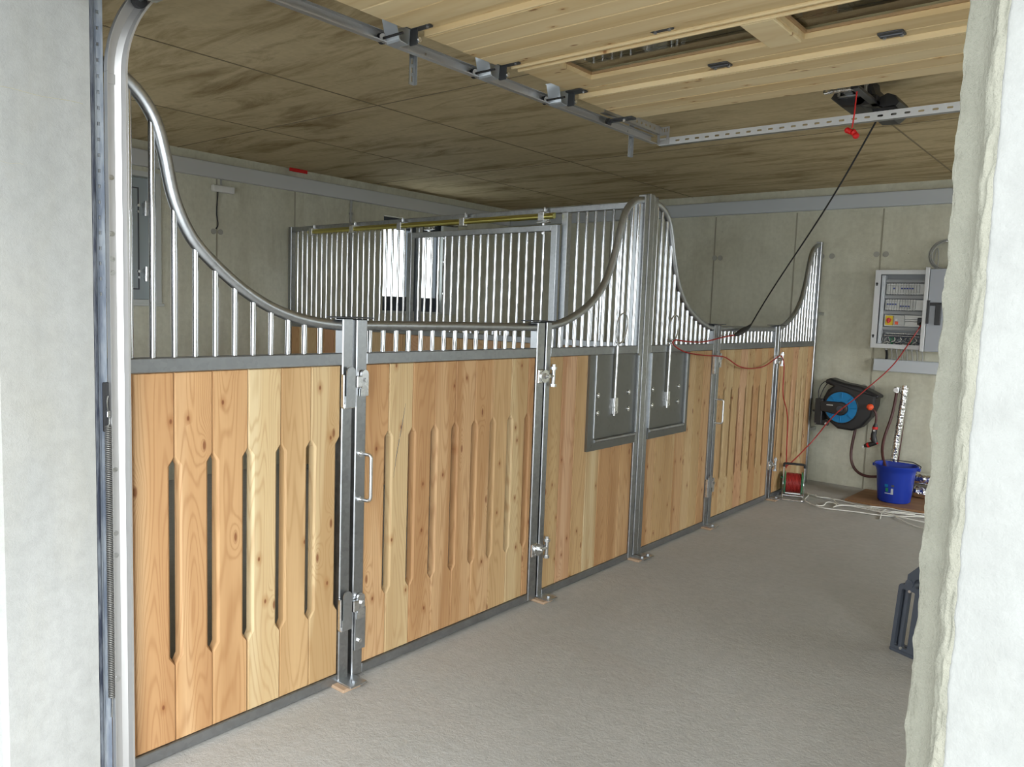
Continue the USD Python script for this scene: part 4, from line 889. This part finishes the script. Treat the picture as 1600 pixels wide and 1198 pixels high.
for r, (zc, n, w) in enumerate(rows):
    obj('din_rail_cover', box(CX0 + .085, CX1 - .014, YI + .002, YI + .012, zc - .045, zc + .045), 'white', CBN)
    for i in range(n):
        x = CX0 + .100 + i * w
        bk = obj('circuit_breaker', rbox(x, x + w - .0012, YI - .018, YI + .002, zc - .034, zc + .034, .002), 'breaker', CBN)
        if (r == 0 and i in (2, 5, 6, 7, 8, 9)) or (r == 1 and i in (0, 1, 2, 3, 5, 6, 7, 8)):
            dz = .004 if (r == 0 or i < 4) else -.012
            obj('toggle', rbox(x + .004, x + w - .005, YI - .028, YI - .018, zc + dz - .006, zc + dz + .006, .001), 'toggle_blue', bk)
        obj('terminal_screw', cat([rbox(x + .005, x + w - .006, YI - .012, YI - .002, zc + s * .042 - .006, zc + s * .042 + .006, .001) for s in (-1, 1)]), 'white', bk)
for z in (CZ1 - .095, CZ1 - .235, CZ1 - .375, CZ1 - .515):
    obj('wiring_trunk', box(CX0 + .080, CX1 - .013, YI - .010, YI + .04, z - .014, z + .014), 'cab_in', CBN)
zc = CZ1 - .445
obj('mounting_plate', box(CX0 + .085, CX1 - .014, YI + .004, YI + .014, zc - .05, zc + .05), 'white', CBN)
ms = obj('main_switch', extrude(rrect(CX0 + .098, zc - .042, CX0 + .160, zc + .042, .006), YI - .012, YI + .004, 'xz'), 'yellow', CBN, label='yellow main switch plate')
obj('knob', cat([disc((CX0 + .128, YI - .012, zc + .002), .019, -.014, 'y', 18), rbox(CX0 + .121, CX0 + .135, YI - .034, YI - .024, zc - .026, zc + .022, .003)]), 'red', ms)
dv = obj('control_device', rbox(CX0 + .172, CX0 + .256, YI - .020, YI + .004, zc - .042, zc + .046, .003), 'breaker', CBN)
obj('sticker', box(CX0 + .18, CX0 + .208, YI - .0215, YI - .020, zc - .034, zc - .008), 'orange', dv)
obj('sticker', box(CX0 + .18, CX0 + .20, YI - .0215, YI - .020, zc - .002, zc + .018), 'white', dv)
obj('wire', cat([rod((CX0 + .256, YI + .0, zc + q), (CX1 - .04, YI + .0, zc + q), .0022, 6) for q in (-.006, .014)]), 'darksteel', CBN)
obj('socket', rbox(CX1 - .055, CX1 - .014, YI - .03, YI + .004, zc - .03, zc + .03, .004), 'black', CBN)
zc = CZ1 - .585
obj('terminal_strip', cat([box(CX0 + .11 + i * .012, CX0 + .120 + i * .012, YI - .012, YI + .03, zc - .018, zc + .02) for i in range(24)]), 'charcoal', CBN, kind='stuff')
obj('terminal_strip', cat([box(CX0 + .11 + i * .012, CX0 + .118 + i * .012, YI - .014, YI + .03, zc + .022, zc + .030) for i in range(24)]), 'white', CBN, kind='stuff')
rnd = random.Random(5)
for m, n in (('charcoal', 8), ('green', 3), ('greycable', 5), ('cream', 5)):
    ws = []
    for i in range(n):
        x = CX0 + .08 + rnd.random() * .29
        ws.append(wire([(x, YI - .01, zc - .01), (x + rnd.uniform(-.02, .02), YI - .015, zc - .035), (x + rnd.uniform(-.05, .05), YI, zc - .058), (x + rnd.uniform(-.06, .06), YI + .02, CZ0 + .012)], .004, 14, 5))
    obj('wiring', cat(ws), m, CBN, kind='stuff')
obj('earth_bar', rod((CX0 + .10, YI - .02, zc + .005), (CX1 - .03, YI - .02, zc + .005), .004), 'zinc', CBN)
obj('side_profile', cat([rbox(CX0 + .050, CX0 + .078, CY + .02, YI + .03, CZ0 + .04, CZ1 - .045, .002), rbox(CX0 + .058, CX0 + .064, CY + .012, CY + .02, CZ0 + .05, CZ1 - .13, .001), rbox(CX0 + .052, CX0 + .082, CY + .006, CY + .02, CZ1 - .060, CZ1 - .048, .001)]), 'duct', CBN, label='pale mounting profile')
# door, swung wide open to the right
dpz = obj('cabinet_door', rbox(CX1 + .030, CX1 + .46, CY - .035, CY - .012, CZ0 - .01, CZ1 + .006, .004), 'doorgrey', CBN, label='dark inner face of the opened door')
obj('door_edge', rbox(CX1 - .006, CX1 + .026, CY - .045, CY - .002, CZ0 - .012, CZ1 + .02, .003), 'cab', dpz)
obj('lock_rod', cat([rbox(CX1 + .028, CX1 + .048, CY - .05, CY - .035, CZ0 + .23, CZ0 + .43, .002), rbox(CX1 + .048, CX1 + .17, CY - .047, CY - .035, CZ0 + .385, CZ0 + .412, .002), rbox(CX1 + .095, CX1 + .14, CY - .06, CY - .035, CZ0 + .22, CZ0 + .40, .003)]), 'black', dpz)
for i in range(8):
    x = CX0 + .115 + i * .042
    g_ = obj('cable_gland', disc((x, YB - .07, CZ0 - .018), .013, .018, 'z', 12), 'greycable', CBN)
    obj('cable', wire([(x, YB - .07, CZ0 - .016), (x + .002, YB - .05, CZ0 - .05), (x + rnd.uniform(-.006, .006), YB - .025, 1.222)], .0055 if i else .011, 12, 8), 'greycable' if i else 'black', g_)
CC = thing('cable_coil', 'coil of grey cable hung on the rear wall above the switch cabinet', 'cable coil', (.97, YB, 2.13))
for k in range(5):
    r = .130 - .008 * (k % 3); a0 = .4 * k
    obj('cable_loop', tube([(.985 + .006 * k + r * 0.98 * math.cos(t), YB - .020 - .010 * k, 2.150 + .004 * math.sin(3 * k) + r * (1.0 + .04 * math.sin(k)) * math.sin(t)) for t in np.linspace(a0, a0 + 2 * np.pi, 40)], .0055, 7, cap=False), 'greycable', CC)
obj('tail', wire([(.90, YB - .03, 2.08), (.93, YB - .04, 2.20), (.94, YB - .05, 2.12), (.93, YB - .07, 2.02)], .005), 'greycable', CC)
obj('hook', rod((1.0, YB - .08, 2.265), (1.0, YB, 2.265), .006), 'zinc', CC)

# ------------------------------------------------------------------ loose pale cables on the floor
WC = [([(0.168, 7.024), (0.257, 6.989), (0.333, 6.968), (0.454, 6.985), (0.558, 6.95), (0.653, 6.919), (0.811, 6.895), (0.93, 6.91), (1.038, 6.966), (1.25, 7.01)], 'pale cable running along the front edge of the brown board'),
      ([(0.17, 7.02), (0.22, 6.85), (0.28, 6.676), (0.368, 6.612), (0.464, 6.56), (0.577, 6.607), (0.707, 6.635), (0.843, 6.672), (0.971, 6.737), (1.148, 6.89), (1.3, 6.93)], 'outermost pale cable sweeping across the floor, nearest the camera on its left half'),
      ([(0.257, 6.985), (0.303, 6.934), (0.38, 6.955), (0.458, 6.869), (0.525, 6.781), (0.65, 6.837), (0.833, 6.807), (0.951, 6.822), (1.136, 6.9), (1.3, 6.95)], 'pale cable wriggling between the outer cable and the brown board'),
      ([(0.70, 6.93), (0.768, 6.964), (0.80, 7.0), (0.853, 7.005), (0.949, 7.0), (1.043, 6.985), (1.06, 6.955), (0.942, 6.93), (0.872, 6.848), (0.78, 6.86), (.70, 6.93)], 'pale cable looped in a ring at the front of the bucket'),
      ([(0.886, 6.60), (0.852, 6.80), (0.862, 6.90), (0.90, 6.86), (0.978, 6.709), (1.072, 6.604), (1.232, 6.483)], 'pale cable end bent into a sharp hairpin near the pier'),
      ([(0.388, 6.594), (0.43, 6.66), (0.438, 6.80), (0.47, 6.80), (0.512, 6.651), (0.543, 6.762), (0.65, 6.80), (0.833, 6.76), (1.189, 6.694)], 'pale cable with a small upright kink left of the brown board')]
for i, (pts, lab) in enumerate(WC):
    z = lambda k: .0055 + .0045 * (i % 3) + .004 * math.sin(k * 1.7 + i) ** 2
    obj('loose_cable', wire([(x, y, z(k)) for k, (x, y) in enumerate(pts)], .0048, 110, 7), 'cream', label=lab, cat='cable', group=None)

# ------------------------------------------------------------------ folded plastic stool by the pier
ST = thing('folding_stool', 'dark grey folded plastic stool standing on the floor, half hidden by the pier', 'stool', (1.72, 3.95, 0))
def sx(a, b, c):                                          # a across, b thickness, c height; slightly turned and leaning
    th = math.radians(-22); lean = .10
    A = np.asarray(a, float); B = np.asarray(b, float) + np.asarray(c, float) * lean
    return np.stack(np.broadcast_arrays(1.60 + A * math.cos(th) - B * math.sin(th), 3.965 + A * math.sin(th) + B * math.cos(th), np.asarray(c, float)), -1)
def sm(m):
    m = m.copy(); v = m.vertices; m.vertices = sx(v[:, 0], v[:, 1], v[:, 2]); return m
def slab(poly, y0, y1): return sm(extrude(poly, y0, y1, 'xz'))
body = unary_union([rrect(0, .0, .42, .325, .02)])
legs = body - rrect(.018, .03, .040, .30, .006) - rrect(.055, .03, .085, .30, .006) - rrect(.135, .19, .285, .28, .01) - rrect(.135, .035, .285, .145, .01) - rrect(.335, .03, .365, .30, .006) - rrect(.380, .03, .402, .30, .006)
obj('leg_frame', slab(legs, 0, .022), 'charcoal', ST, smooth=False)
obj('leg_frame', slab(body - rrect(.03, .03, .39, .29, .01), .030, .052), 'charcoal', ST, smooth=False)
top = Polygon([(.04, .315), (.04, .375), (.085, .425), (.335, .425), (.38, .375), (.38, .315)]) - Point(.10, .345).buffer(.024) - Point(.165, .350).buffer(.008) - Point(.28, .345).buffer(.024)
obj('seat_board', slab(top, -.004, .056), 'charcoal', ST, smooth=False)
for q in (.055, .36): obj('hinge_knuckle', sm(disc((q, -.008, .335), .020, .03, 'y', 18)), 'charcoal', ST)
for q, z in ((.06, .30), (.055, .028)): obj('screw', sm(disc((q, .0, z), .007, -.006, 'y', 10)), 'zinc', ST)
obj('foot_bar', sm(rbox(-.002, .422, -.004, .056, 0, .018, .004)), 'charcoal', ST)
